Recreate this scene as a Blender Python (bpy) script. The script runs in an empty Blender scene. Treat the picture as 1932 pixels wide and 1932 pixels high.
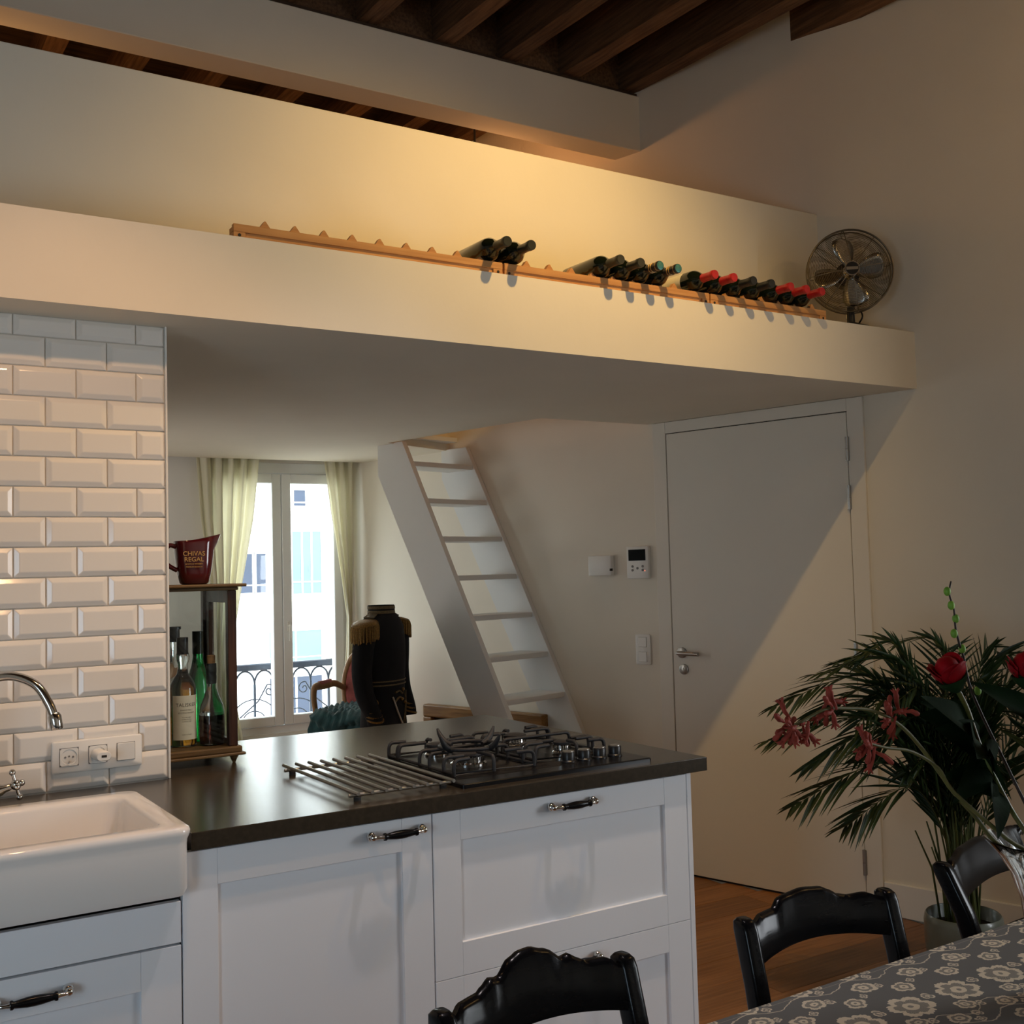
import bpy, bmesh, math, random
from mathutils import Vector, Matrix, Euler
random.seed(7)
sc = bpy.context.scene
COL = sc.collection
pi, sin, cos, rad = math.pi, math.sin, math.cos, math.radians

# ------------------------------------------------------------------ camera
X = Vector((0.84819742, -0.52903414, -0.0261536))      # camera right, in world axes
D = Vector((0.00612601, 0.05917076, -0.99822908))      # camera down
F = Vector((0.52964479, 0.84653511, 0.05342936))       # camera forward
cam = bpy.data.cameras.new('camera')
cam.sensor_width = 36.0
cam.lens = 2075.0 / 1932.0 * 36.0
cam.clip_start = 0.02
cam.clip_end = 200
co = bpy.data.objects.new('camera', cam)
COL.objects.link(co)
M = Matrix((( X.x, -D.x, -F.x, 0.0), ( X.y, -D.y, -F.y, 0.0), ( X.z, -D.z, -F.z, 1.455), (0, 0, 0, 1)))
co.matrix_world = M
sc.camera = co

# ------------------------------------------------------------------ colour management, world, lights
sc.view_settings.view_transform = 'Standard'
sc.view_settings.look = 'None'
sc.view_settings.gamma = 1.0
sc.view_settings.use_curve_mapping = False
sc.view_settings.exposure = 0.0
sc.cycles.use_denoising = True
sc.cycles.max_bounces = 10
sc.cycles.diffuse_bounces = 6
sc.cycles.glossy_bounces = 5
sc.cycles.transmission_bounces = 12
sc.cycles.transparent_max_bounces = 16
sc.cycles.caustics_reflective = False
sc.cycles.caustics_refractive = False
sc.cycles.sample_clamp_indirect = 4.0

w = bpy.data.worlds.new('world')
sc.world = w
w.use_nodes = True
bg = w.node_tree.nodes['Background']
bg.inputs[0].default_value = (0.88, 0.95, 1.0, 1)
bg.inputs[1].default_value = 7.6

def lamp(name, kind, loc, energy, color, size=0.1, rot=None, aim=None, size_y=None, spot=None, blend=0.6, portal=False):
    l = bpy.data.lights.new(name, kind)
    l.color = color
    if kind == 'AREA':
        l.shape = 'RECTANGLE'
        l.size = size
        l.size_y = size_y or size
    else:
        l.shadow_soft_size = size
    if kind == 'SPOT':
        l.spot_size = rad(spot)
        l.spot_blend = blend
    l.energy = energy
    if portal:
        l.cycles.is_portal = True
    o = bpy.data.objects.new(name, l)
    o.location = loc
    if aim is not None:
        o.rotation_euler = (Vector(aim) - Vector(loc)).to_track_quat('-Z', 'Y').to_euler()
    if rot is not None:
        o.rotation_euler = rot
    COL.objects.link(o)
    return o

WARM = (1.0, 0.60, 0.27)
WARM2 = (1.0, 0.69, 0.40)
# ceiling spots over the kitchen front, one clip lamp up in the loft, daylight at the far window and at several unseen ones
lamp('kitchen_spot_light', 'SPOT', (2.16, 1.95, 3.55), 114, (1.0, 0.625, 0.205), 0.02, aim=(2.06, 3.0, 2.45), spot=106, blend=1.0)
lamp('counter_spot_light', 'SPOT', (1.65, 1.93, 3.55), 92, (1.0, 0.87, 0.88), 0.025, aim=(1.05, 2.40, 0.4), spot=62, blend=0.9)
lamp('sink_spot_light', 'SPOT', (0.55, 1.88, 2.88), 40, (1.0, 0.56, 0.26), 0.03, aim=(0.28, 3.0, 0.85), spot=98, blend=0.9)
lamp('loft_lamp_light', 'POINT', (2.80, 4.63, 3.44), 6.3, (1.0, 0.44, 0.15), 0.03)
lamp('loft_far_light', 'POINT', (0.5, 4.75, 3.38), 6.0, (1.0, 0.50, 0.18), 0.03)
lamp('left_window_daylight', 'AREA', (-2.12, 0.2, 1.15), 42, (0.62, 0.82, 1.0), 1.4, size_y=1.3, aim=(0.6, 2.4, 0.30))  # unseen window, placed in the left wall to bring daylight onto the left cabinets
lamp('side_window_daylight', 'AREA', (4.50, 0.02, 1.55), 64, (0.90, 0.95, 1.0), 1.5, size_y=1.35, aim=(3.536, -0.245, 1.55))
lamp('dining_ceiling_light', 'POINT', (3.6, 1.2, 3.2), 9.0, (1.0, 0.60, 0.22), 0.04)
lamp('back_room_fill', 'AREA', (0.14, 5.60, 1.30), 15, (1, 0.99, 0.97), 0.9, size_y=1.5, aim=(1.9, 6.6, 1.3))  # added fill that brightens the wall beside the far window
lamp('far_window_daylight', 'AREA', (2.34, 6.50, 1.35), 30, (0.80, 0.92, 1.0), 0.92, size_y=1.45, portal=True, aim=(2.34, 3.0, 1.35))

# ------------------------------------------------------------------ materials
def mat(name, col, rough=0.5, metal=0.0, spec=0.5, var=0.0, vscale=8.0, bump=0.0, bscale=60.0, stretch=(1, 1, 1), col2=None,
        trans=0.0, ior=1.45, coat=0.0, emit=None, estr=0.0, rvar=0.0, sheen=0.0, alpha=1.0, subsurf=0.0):
    m = bpy.data.materials.new(name)
    m.use_nodes = True
    nt = m.node_tree
    N, L = nt.nodes, nt.links
    b = N['Principled BSDF']
    b.inputs['Base Color'].default_value = (*col, 1)
    b.inputs['Roughness'].default_value = rough
    b.inputs['Metallic'].default_value = metal
    b.inputs['Specular IOR Level'].default_value = spec
    b.inputs['Transmission Weight'].default_value = trans
    b.inputs['IOR'].default_value = ior
    b.inputs['Coat Weight'].default_value = coat
    b.inputs['Sheen Weight'].default_value = sheen
    b.inputs['Alpha'].default_value = alpha
    if emit:
        b.inputs['Emission Color'].default_value = (*emit, 1)
        b.inputs['Emission Strength'].default_value = estr
    tc = N.new('ShaderNodeTexCoord')
    mp = N.new('ShaderNodeMapping')
    mp.inputs['Scale'].default_value = stretch
    L.new(tc.outputs['Object'], mp.inputs[0])
    if var > 0 or col2:
        n = N.new('ShaderNodeTexNoise')
        n.inputs['Scale'].default_value = vscale
        n.inputs['Detail'].default_value = 6
        L.new(mp.outputs[0], n.inputs[0])
        r = N.new('ShaderNodeValToRGB')
        c2 = col2 or tuple(max(0, c * (1 - var)) for c in col)
        r.color_ramp.elements[0].color = (*c2, 1)
        r.color_ramp.elements[1].color = (*col, 1)
        r.color_ramp.elements[0].position = 0.32
        r.color_ramp.elements[1].position = 0.68
        L.new(n.outputs[0], r.inputs[0])
        L.new(r.outputs[0], b.inputs['Base Color'])
    if bump > 0:
        n2 = N.new('ShaderNodeTexNoise')
        n2.inputs['Scale'].default_value = bscale
        n2.inputs['Detail'].default_value = 4
        L.new(mp.outputs[0], n2.inputs[0])
        bp = N.new('ShaderNodeBump')
        bp.inputs['Strength'].default_value = bump
        bp.inputs['Distance'].default_value = 0.003
        L.new(n2.outputs[0], bp.inputs['Height'])
        L.new(bp.outputs[0], b.inputs['Normal'])
    return m

def wood(name, c1, c2, rough=0.5, axis=0, scale=6.0, bump=0.25, spec=0.4, per_object=0.0):
    st = [14.0, 14.0, 14.0]
    st[axis] = 0.9
    m = mat(name, c1, rough, spec=spec, col2=c2, vscale=scale, stretch=tuple(st), bump=bump, bscale=12)
    if per_object > 0:
        nt = m.node_tree
        b = nt.nodes['Principled BSDF']
        src = b.inputs['Base Color'].links[0].from_socket
        oi = nt.nodes.new('ShaderNodeObjectInfo')
        mr = nt.nodes.new('ShaderNodeMapRange')
        mr.inputs['To Min'].default_value = 1 - per_object
        mr.inputs['To Max'].default_value = 1 + per_object
        nt.links.new(oi.outputs['Random'], mr.inputs['Value'])
        hs = nt.nodes.new('ShaderNodeHueSaturation')
        nt.links.new(mr.outputs[0], hs.inputs['Value'])
        nt.links.new(src, hs.inputs['Color'])
        nt.links.new(hs.outputs[0], b.inputs['Base Color'])
    return m

PLASTER = mat('white_plaster', (0.76, 0.70, 0.59), 0.85, var=0.04, vscale=3, bump=0.12, bscale=45, spec=0.25)
PAINT = mat('white_paint', (0.78, 0.75, 0.69), 0.55, var=0.03, vscale=2, bump=0.05, bscale=30, spec=0.35)
DOORP = mat('door_paint', (0.76, 0.71, 0.62), 0.6, var=0.03, vscale=2, bump=0.05, bscale=80, spec=0.3)
STAIRP = mat('stair_paint', (0.72, 0.72, 0.70), 0.6, var=0.03, vscale=3, spec=0.3)
TILE = mat('glazed_tile', (0.78, 0.74, 0.68), 0.12, var=0.03, vscale=3, bump=0.05, bscale=25, spec=0.5)
GROUT = mat('grout', (0.55, 0.50, 0.43), 0.9, var=0.1, vscale=40, bump=0.3, bscale=200)
CAB = mat('cabinet_lacquer', (0.80, 0.815, 0.84), 0.38, var=0.02, vscale=2, spec=0.4)
CABDARK = mat('cabinet_gap', (0.06, 0.06, 0.06), 0.8, var=0.1)
WORK = mat('anthracite_worktop', (0.042, 0.033, 0.022), 0.22, var=0.25, vscale=90, bump=0.004, bscale=350, spec=0.55)
CERAM = mat('white_ceramic', (0.82, 0.79, 0.75), 0.10, var=0.02, vscale=2, spec=0.6, coat=0.4)
CHROME = mat('chrome', (0.62, 0.60, 0.57), 0.12, metal=1.0, var=0.05, vscale=30)
STEEL = mat('brushed_steel', (0.45, 0.43, 0.40), 0.32, metal=1.0, var=0.15, vscale=40, stretch=(1, 12, 12))
BLACKGLOSS = mat('black_lacquer', (0.006, 0.006, 0.007), 0.20, var=0.3, vscale=20, bump=0.05, bscale=30, spec=0.2, stretch=(1, 1, 6))
BLACKMAT = mat('cast_iron', (0.022, 0.022, 0.024), 0.55, var=0.3, vscale=80, bump=0.3, bscale=300)
HOBGLASS = mat('black_enamel', (0.007, 0.007, 0.008), 0.26, var=0.3, vscale=30, spec=0.3)
BLACKPL = mat('black_plastic', (0.012, 0.012, 0.013), 0.35, var=0.2, vscale=40)
BLACKRUB = mat('black_rubber', (0.015, 0.015, 0.015), 0.7, var=0.2, vscale=40)
WHITEPL = mat('white_plastic', (0.76, 0.74, 0.69), 0.35, var=0.02, vscale=10)
GREYPL = mat('grey_print', (0.22, 0.21, 0.20), 0.5, var=0.1, vscale=30)
SCREEN = mat('dark_screen', (0.006, 0.007, 0.008), 0.6, spec=0.08, var=0.1, vscale=30)
LED = mat('red_led', (0.8, 0.1, 0.05), 0.4, emit=(1.0, 0.25, 0.15), estr=1.2)
SLOT = mat('dark_hole', (0.03, 0.025, 0.02), 0.9, var=0.1)
JOIST = wood('old_joist_wood', (0.175, 0.088, 0.040), (0.075, 0.036, 0.016), 0.75, axis=1, scale=5, bump=0.6, per_object=0.25)
BOARD = wood('old_ceiling_board', (0.095, 0.046, 0.021), (0.036, 0.018, 0.009), 0.8, axis=0, scale=4, bump=0.5, per_object=0.3)
PINE = wood('pine', (0.55, 0.28, 0.10), (0.42, 0.19, 0.06), 0.55, axis=0, scale=5, bump=0.15)
OAKF = wood('oak_floor', (0.31, 0.140, 0.052), (0.19, 0.080, 0.028), 0.42, axis=0, scale=4, bump=0.15, per_object=0.28)
DARKWOOD = wood('dark_mahogany', (0.060, 0.024, 0.013), (0.022, 0.010, 0.007), 0.35, axis=2, scale=6, bump=0.2)
BRASSWOOD = wood('worn_gilt_wood', (0.16, 0.095, 0.035), (0.06, 0.034, 0.013), 0.45, axis=0, scale=8, bump=0.3)
FRAMEW = wood('gilt_frame_wood', (0.30, 0.155, 0.045), (0.17, 0.08, 0.02), 0.4, axis=0, scale=7, bump=0.3)
BEECH = wood('beech_chair_wood', (0.42, 0.25, 0.12), (0.27, 0.14, 0.06), 0.45, axis=2, scale=7, bump=0.15)
PINK = mat('pink_upholstery', (0.42, 0.10, 0.09), 0.85, var=0.3, vscale=30, bump=0.5, bscale=200, sheen=0.3)
TEAL = mat('teal_knit', (0.030, 0.105, 0.115), 0.9, var=0.5, vscale=18, bump=0.9, bscale=160, sheen=0.3)
NAVY = mat('black_wool', (0.0045, 0.005, 0.007), 0.9, var=0.3, vscale=40, bump=0.4, bscale=300)
GOLD = mat('gold_braid', (0.30, 0.17, 0.045), 0.45, metal=0.6, var=0.5, vscale=160, bump=0.8, bscale=400)
GOLD2 = mat('dull_gold_braid', (0.17, 0.125, 0.06), 0.6, metal=0.3, var=0.4, vscale=160, bump=0.8, bscale=400)
LINEN = mat('linen', (0.50, 0.46, 0.38), 0.9, var=0.15, vscale=60, bump=0.4, bscale=300)
LEATHER = mat('black_leather', (0.012, 0.011, 0.010), 0.4, var=0.3, vscale=50, bump=0.3, bscale=200)
WINEGL = mat('dark_bottle_glass', (0.006, 0.010, 0.006), 0.10, var=0.2, vscale=20, spec=0.6)
CAPBLK = mat('black_foil', (0.028, 0.030, 0.022), 0.35, metal=0.2, var=0.2, vscale=60)
CAPRED = mat('red_foil', (0.46, 0.018, 0.022), 0.35, metal=0.15, var=0.2, vscale=60)
CAPGRY = mat('charcoal_foil', (0.016, 0.018, 0.020), 0.4, metal=0.2, var=0.2, vscale=60)
TEALTOP = mat('teal_foil', (0.05, 0.20, 0.20), 0.35, metal=0.3, var=0.3, vscale=90)
GOLDRING = mat('gold_ring', (0.38, 0.25, 0.10), 0.35, metal=0.5, var=0.3, vscale=90)
PAPER = mat('label_paper', (0.72, 0.68, 0.58), 0.7, var=0.08, vscale=30)
INK = mat('ink', (0.05, 0.04, 0.035), 0.7, var=0.1)
GILT = mat('gilt_print', (0.62, 0.36, 0.12), 0.4, metal=0.4, var=0.1, vscale=60)
BURG = mat('burgundy_ceramic', (0.075, 0.006, 0.009), 0.12, var=0.15, vscale=8, spec=0.6, coat=0.5)
GLASS = mat('clear_glass', (0.96, 0.98, 0.97), 0.02, trans=1.0, ior=1.45)
AMBER = mat('whisky', (0.80, 0.36, 0.04), 0.02, trans=1.0, ior=1.36)
GREENGL = mat('green_glass', (0.02, 0.42, 0.10), 0.03, trans=1.0, ior=1.45)
BROWNLQ = mat('dark_liqueur', (0.10, 0.012, 0.006), 0.05, trans=0.7, ior=1.36)
CORK = mat('cork', (0.42, 0.24, 0.11), 0.9, var=0.35, vscale=120, bump=0.5, bscale=200)
CURT = mat('cream_curtain', (0.84, 0.81, 0.68), 0.9, var=0.05, vscale=10, bump=0.2, bscale=300)
nt = CURT.node_tree
b_ = nt.nodes['Principled BSDF']
tr_ = nt.nodes.new('ShaderNodeBsdfTranslucent')
tr_.inputs[0].default_value = (0.97, 0.94, 0.81, 1)
mx_ = nt.nodes.new('ShaderNodeMixShader')
mx_.inputs[0].default_value = 0.5
nt.links.new(b_.outputs[0], mx_.inputs[1])
nt.links.new(tr_.outputs[0], mx_.inputs[2])
nt.links.new(mx_.outputs[0], nt.nodes['Material Output'].inputs[0])
UPVC = mat('window_frame_white', (0.86, 0.88, 0.88), 0.4, var=0.02, vscale=5)
IRON = mat('painted_iron', (0.085, 0.10, 0.135), 0.5, metal=0.2, var=0.2, vscale=40)
FACADE = mat('pale_facade_render', (0.88, 0.87, 0.84), 0.9, var=0.04, vscale=1.0, bump=0.2, bscale=8)
FWIN = mat('facade_window_glass', (0.030, 0.042, 0.075), 0.15, var=0.25, vscale=1.5)
FPALE = mat('facade_blind', (0.13, 0.18, 0.20), 0.5, var=0.15, vscale=1.5)
LEAFP = mat('palm_leaf', (0.020, 0.045, 0.010), 0.45, var=0.5, vscale=12, bump=0.2, bscale=60)
STEMP = mat('palm_stem', (0.075, 0.100, 0.022), 0.5, var=0.4, vscale=20)
LEAFR = mat('rose_leaf', (0.010, 0.024, 0.008), 0.8, spec=0.05, var=0.4, vscale=20, bump=0.4, bscale=50)
SEPAL = mat('rose_sepal', (0.014, 0.035, 0.010), 0.7, spec=0.1, var=0.3, vscale=30)
STEMR = mat('rose_stem', (0.12, 0.16, 0.035), 0.5, var=0.5, vscale=30, col2=(0.10, 0.05, 0.015))
STEMF = mat('flower_stem', (0.14, 0.13, 0.035), 0.55, var=0.4, vscale=30)
ROSE = mat('rose_petal', (0.40, 0.004, 0.010), 0.6, spec=0.12, var=0.5, vscale=25)
CORAL = mat('coral_flower', (0.36, 0.062, 0.042), 0.6, spec=0.12, var=0.45, vscale=60)
BUDG = mat('green_bud', (0.20, 0.42, 0.04), 0.6, var=0.3, vscale=80)
TWIG = mat('dark_twig', (0.035, 0.018, 0.010), 0.6, var=0.3, vscale=50)
POT = mat('grey_green_glaze', (0.17, 0.20, 0.17), 0.30, var=0.35, vscale=12, bump=0.2, bscale=30, coat=0.3)
SOIL = mat('soil', (0.020, 0.013, 0.008), 0.95, var=0.5, vscale=60, bump=1.0, bscale=120)
BLADE = mat('fan_metal', (0.55, 0.52, 0.46), 0.25, metal=1.0, var=0.1, vscale=10)
CAGE = mat('fan_wire', (0.19, 0.155, 0.11), 0.35, metal=0.9, var=0.15, vscale=20)
CONC = mat('roof_plate_wood', (0.06, 0.032, 0.016), 0.8, var=0.4, vscale=20)

# ------------------------------------------------------------------ mesh helpers
class MB:
    def __init__(self):
        self.v, self.f, self.m, self.cur = [], [], [], 0
    def add(self, vs, fs):
        o = len(self.v)
        self.v += [tuple(p) for p in vs]
        self.f += [tuple(i + o for i in q) for q in fs]
        self.m += [self.cur] * len(fs)
        return self
    def box(self, a, b, bev=0.0, mtx=None, seg=1):
        x0, y0, z0 = a
        x1, y1, z1 = b
        if bev <= 0:
            vs = [(x, y, z) for z in (z0, z1) for y in (y0, y1) for x in (x0, x1)]
            fs = [(0, 2, 3, 1), (4, 5, 7, 6), (0, 1, 5, 4), (2, 6, 7, 3), (0, 4, 6, 2), (1, 3, 7, 5)]
        else:
            bm = bmesh.new()
            bmesh.ops.create_cube(bm, size=1.0)
            for vv in bm.verts:
                vv.co = Vector(((x0 + x1) / 2 + vv.co.x * (x1 - x0), (y0 + y1) / 2 + vv.co.y * (y1 - y0), (z0 + z1) / 2 + vv.co.z * (z1 - z0)))
            bmesh.ops.bevel(bm, geom=bm.edges[:], offset=bev, segments=seg, affect='EDGES', profile=0.5)
            bm.verts.index_update()
            vs = [vv.co[:] for vv in bm.verts]
            fs = [tuple(vv.index for vv in f.verts) for f in bm.faces]
            bm.free()
        if mtx is not None:
            vs = [mtx @ Vector(p) for p in vs]
        return self.add(vs, fs)
    def prism(self, poly, z0, z1, axis=2):
        """extrude a polygon given in the two other axes along axis"""
        n = len(poly)
        def pt(p, z):
            return (p[0], p[1], z) if axis == 2 else ((p[0], z, p[1]) if axis == 1 else (z, p[0], p[1]))
        vs = [pt(p, z0) for p in poly] + [pt(p, z1) for p in poly]
        fs = [tuple(range(n))[::-1], tuple(range(n, 2 * n))] + [(i, (i + 1) % n, n + (i + 1) % n, n + i) for i in range(n)]
        return self.add(vs, fs)
    def loft(self, rings, cap0=True, cap1=True, closed=True):
        n = len(rings[0])
        vs = [p for r in rings for p in r]
        fs = []
        for k in range(len(rings) - 1):
            for i in range(n if closed else n - 1):
                j = (i + 1) % n
                fs.append((k * n + i, k * n + j, (k + 1) * n + j, (k + 1) * n + i))
        if cap0:
            fs.append(tuple(range(n))[::-1])
        if cap1:
            fs.append(tuple((len(rings) - 1) * n + i for i in range(n)))
        return self.add(vs, fs)
    def lathe(self, prof, seg=24, mtx=None, cap0=True, cap1=True):
        rings = []
        for r, z in prof:
            rings.append([Vector((r * cos(2 * pi * i / seg), r * sin(2 * pi * i / seg), z)) for i in range(seg)])
        if mtx is not None:
            rings = [[mtx @ p for p in rr] for rr in rings]
        return self.loft(rings, cap0, cap1)
    def tube(self, pts, r, seg=8, caps=True, closed=False):
        pts = [Vector(p) for p in pts]
        n = len(pts)
        rs = r if isinstance(r, (list, tuple)) else [r] * n
        rings = []
        prev = None
        for i, p in enumerate(pts):
            if closed:
                t = (pts[(i + 1) % n] - pts[i - 1])
            else:
                t = pts[min(i + 1, n - 1)] - pts[max(i - 1, 0)]
            if t.length < 1e-9:
                t = Vector((0, 0, 1))
            t.normalize()
            if prev is None:
                up = Vector((0, 0, 1)) if abs(t.z) < 0.9 else Vector((1, 0, 0))
                a = t.cross(up).normalized()
            else:
                a = prev - t * prev.dot(t)
                if a.length < 1e-6:
                    a = t.orthogonal()
                a.normalize()
            prev = a
            b = t.cross(a)
            rings.append([p + (a * cos(2 * pi * k / seg) + b * sin(2 * pi * k / seg)) * rs[i] for k in range(seg)])
        if closed:
            rings.append(rings[0])
            return self.loft(rings, False, False)
        return self.loft(rings, caps, caps)
    def sphere(self, c, r, seg=12, rings=8, sx=1, sy=1, sz=1, mtx=None):
        prof = []
        rr = []
        for k in range(rings + 1):
            a = -pi / 2 + pi * k / rings
            rr.append([Vector((c[0] + sx * r * max(cos(a), 0.001) * cos(2 * pi * i / seg), c[1] + sy * r * max(cos(a), 0.001) * sin(2 * pi * i / seg), c[2] + sz * r * sin(a))) for i in range(seg)])
        if mtx is not None:
            rr = [[mtx @ p for p in q] for q in rr]
        return self.loft(rr)
    def mesh(self, name, mats, smooth=None):
        me = bpy.data.meshes.new(name)
        me.from_pydata(self.v, [], self.f)
        for m in (mats if isinstance(mats, (list, tuple)) else [mats]):
            me.materials.append(m)
        if any(self.m):
            me.polygons.foreach_set('material_index', self.m)
        me.update()
        bm = bmesh.new()
        bm.from_mesh(me)
        bmesh.ops.recalc_face_normals(bm, faces=bm.faces[:])
        bm.to_mesh(me)
        bm.free()
        if smooth is not None:
            me.shade_smooth()
            me.set_sharp_from_angle(angle=rad(smooth))
        return me
    def build(self, name, mats, parent=None, smooth=None, **kw):
        o = bpy.data.objects.new(name, self.mesh(name, mats, smooth))
        COL.objects.link(o)
        if parent is not None:
            o.parent = parent
        for k, v in kw.items():
            o[k] = v
        return o

def obj(name, me, parent=None, loc=(0, 0, 0), rot=(0, 0, 0), **kw):
    o = bpy.data.objects.new(name, me)
    COL.objects.link(o)
    if parent is not None:
        o.parent = parent
    o.location = loc
    o.rotation_euler = rot
    for k, v in kw.items():
        o[k] = v
    return o

def thing(name, label, cat, loc=(0, 0, 0), rot=(0, 0, 0), group=None):
    o = bpy.data.objects.new(name, None)
    o.empty_display_size = 0.05
    COL.objects.link(o)
    o.location = loc
    o.rotation_euler = rot if isinstance(rot, (tuple, list)) else (0, 0, rot)
    o['label'] = label
    o['category'] = cat
    if group:
        o['group'] = group
    return o

def tag(o, label, cat, group=None):
    o['label'] = label
    o['category'] = cat
    if group:
        o['group'] = group
    return o

def struct(o, label=None):
    o['kind'] = 'structure'
    if label:
        o['label'] = label
    return o

def sempty(name, loc=(0, 0, 0), rot=0.0):
    o = bpy.data.objects.new(name, None)
    o.empty_display_size = 0.05
    COL.objects.link(o)
    o.location = loc
    o.rotation_euler = (0, 0, rot)
    o['kind'] = 'structure'
    return o

def copy_tree(o, parent=None):
    c = o.copy()
    COL.objects.link(c)
    c.parent = parent
    for ch in [q for q in o.children]:
        copy_tree(ch, c)
    return c

def rrect(cx, cy, hx, hy, r, z, n=5):
    pts = []
    for (sx, sy, a0) in ((1, 1, 0), (-1, 1, 90), (-1, -1, 180), (1, -1, 270)):
        for k in range(n):
            a = rad(a0 + 90 * k / (n - 1))
            pts.append((cx + sx * (hx - r) + r * cos(a), cy + sy * (hy - r) + r * sin(a), z))
    return pts

def text_mesh(s, size, mater, extrude=0.0004, name='lettering', align='CENTER'):
    cu = bpy.data.curves.new(name, 'FONT')
    cu.body = s
    cu.size = size
    cu.extrude = extrude
    cu.align_x = align
    o = bpy.data.objects.new(name, cu)
    COL.objects.link(o)
    dg = bpy.context.evaluated_depsgraph_get()
    dg.update()
    me = bpy.data.meshes.new_from_object(o.evaluated_get(dg))
    bpy.data.objects.remove(o)
    me.materials.clear()
    me.materials.append(mater)
    me.name = name
    return me

def catmull(pts, sub=6):
    pts = [Vector(p) for p in pts]
    out = []
    n = len(pts)
    for i in range(n - 1):
        p0, p1, p2, p3 = pts[max(i - 1, 0)], pts[i], pts[i + 1], pts[min(i + 2, n - 1)]
        for k in range(sub):
            t = k / sub
            out.append(0.5 * ((2 * p1) + (-p0 + p2) * t + (2 * p0 - 5 * p1 + 4 * p2 - p3) * t * t + (-p0 + 3 * p1 - 3 * p2 + p3) * t ** 3))
    out.append(pts[-1])
    return out

# ------------------------------------------------------------------ room shell
WA = rad(-74.63)                      # skewed right-hand wall: local +X runs towards the camera, local -Y faces the room
W0 = Vector((3.471, 4.042, 0))
def wp(s, d=0.0, z=0.0):              # point at s along the wall, d out into the room
    e = Vector((cos(WA), sin(WA), 0))
    n = Vector((-sin(WA), cos(WA), 0))
    return W0 + e * s - n * d + Vector((0, 0, z))
TOPZ = 4.06

# floor: dark subfloor plus individual oak planks where the floor shows
fl = MB()
fl.box((-2.2, -2.7, -0.12), (6.0, 4.42, -0.018))
floor = struct(fl.build('floor', CABDARK))
def wallx(y):
    return 3.471 + (4.042 - y) * 0.2748
yy = 0.795
row = 0
plank_cache = {}
while yy < 4.4:
    y1 = min(yy + 0.18, 4.42)
    xs = 0.2 - (row * 0.53) % 1.4
    while xs < wallx(yy) + 0.1:
        xe = xs + 1.4
        a, b = max(xs, 0.2), min(xe, wallx(y1) + 0.02)
        if b - a > 0.05:
            key = (round(b - a, 3), round(y1 - yy, 3))
            if key not in plank_cache:
                plank_cache[key] = MB().box((0, 0, -0.016), (b - a - 0.0015, y1 - yy - 0.0015, 0), 0.0012).mesh('floor_plank', OAKF)
            obj('floor_plank', plank_cache[key], floor, (a, yy, 0))
        xs = xe
    yy += 0.18
    row += 1
fb = MB().box((-2.2, 4.42, -0.1), (4.2, 6.9, 0.2))
struct(fb.build('floor_back', OAKF), 'raised floor of the back room')

# right wall (skewed), one solid slab
wr = MB()
a, b = wp(-2.75), wp(7.2)
nrm = Vector((-sin(WA), cos(WA), 0))
wr.prism([(a.x, a.y), (b.x, b.y), (b.x + nrm.x * 0.2, b.y + nrm.y * 0.2), (a.x + nrm.x * 0.2, a.y + nrm.y * 0.2)], -0.1, TOPZ + 0.1)
wall_right = struct(wr.build('wall_right', PLASTER))
# left wall and solid rear wall, both out of view
struct(MB().box((-2.3, -2.7, -0.1), (-2.2, 6.9, TOPZ + 0.1)).build('wall_left', PLASTER))
struct(MB().box((-2.2, -2.7, -0.1), (6.4, -2.55, TOPZ + 0.1)).build('wall_rear', PLASTER))
def window_unit(name, loc, rot, w_, h_):  # unseen window: frame and opaque panel on a solid wall, lit by a lamp
    wn = sempty(name, loc, rot)
    m = MB()
    for xx in (-w_ / 2, -0.03, w_ / 2 - 0.06):
        m.box((xx, -0.012, 0), (xx + 0.06, 0.0, h_), 0.003)
    for zz in (0, h_ - 0.06):
        m.box((-w_ / 2, -0.012, zz), (w_ / 2, 0.0, zz + 0.06), 0.003)
    m.build('window_frame', UPVC, wn)
    MB().box((-w_ / 2 + 0.06, -0.006, 0.06), (w_ / 2 - 0.06, 0.0, h_ - 0.06)).build('opaque_panel', CERAM, wn)
window_unit('window_2', (-2.2, 0.2, 0.55), rad(90), 1.6, 1.5)
struct(MB().box((0.0, 3.62, 0.1), (0.10, 6.40, 2.155)).build('wall_added_back', PAINT))  # added partition, out of view, bringing the fill lamp nearer the window wall
window_unit('window_added', (0.10, 5.60, 0.50), rad(90), 1.3, 1.6)  # added window frame behind the back room fill lamp
window_unit('window_3', wp(4.20, 0.002, 0.85), WA, 1.6, 1.5)

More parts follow.
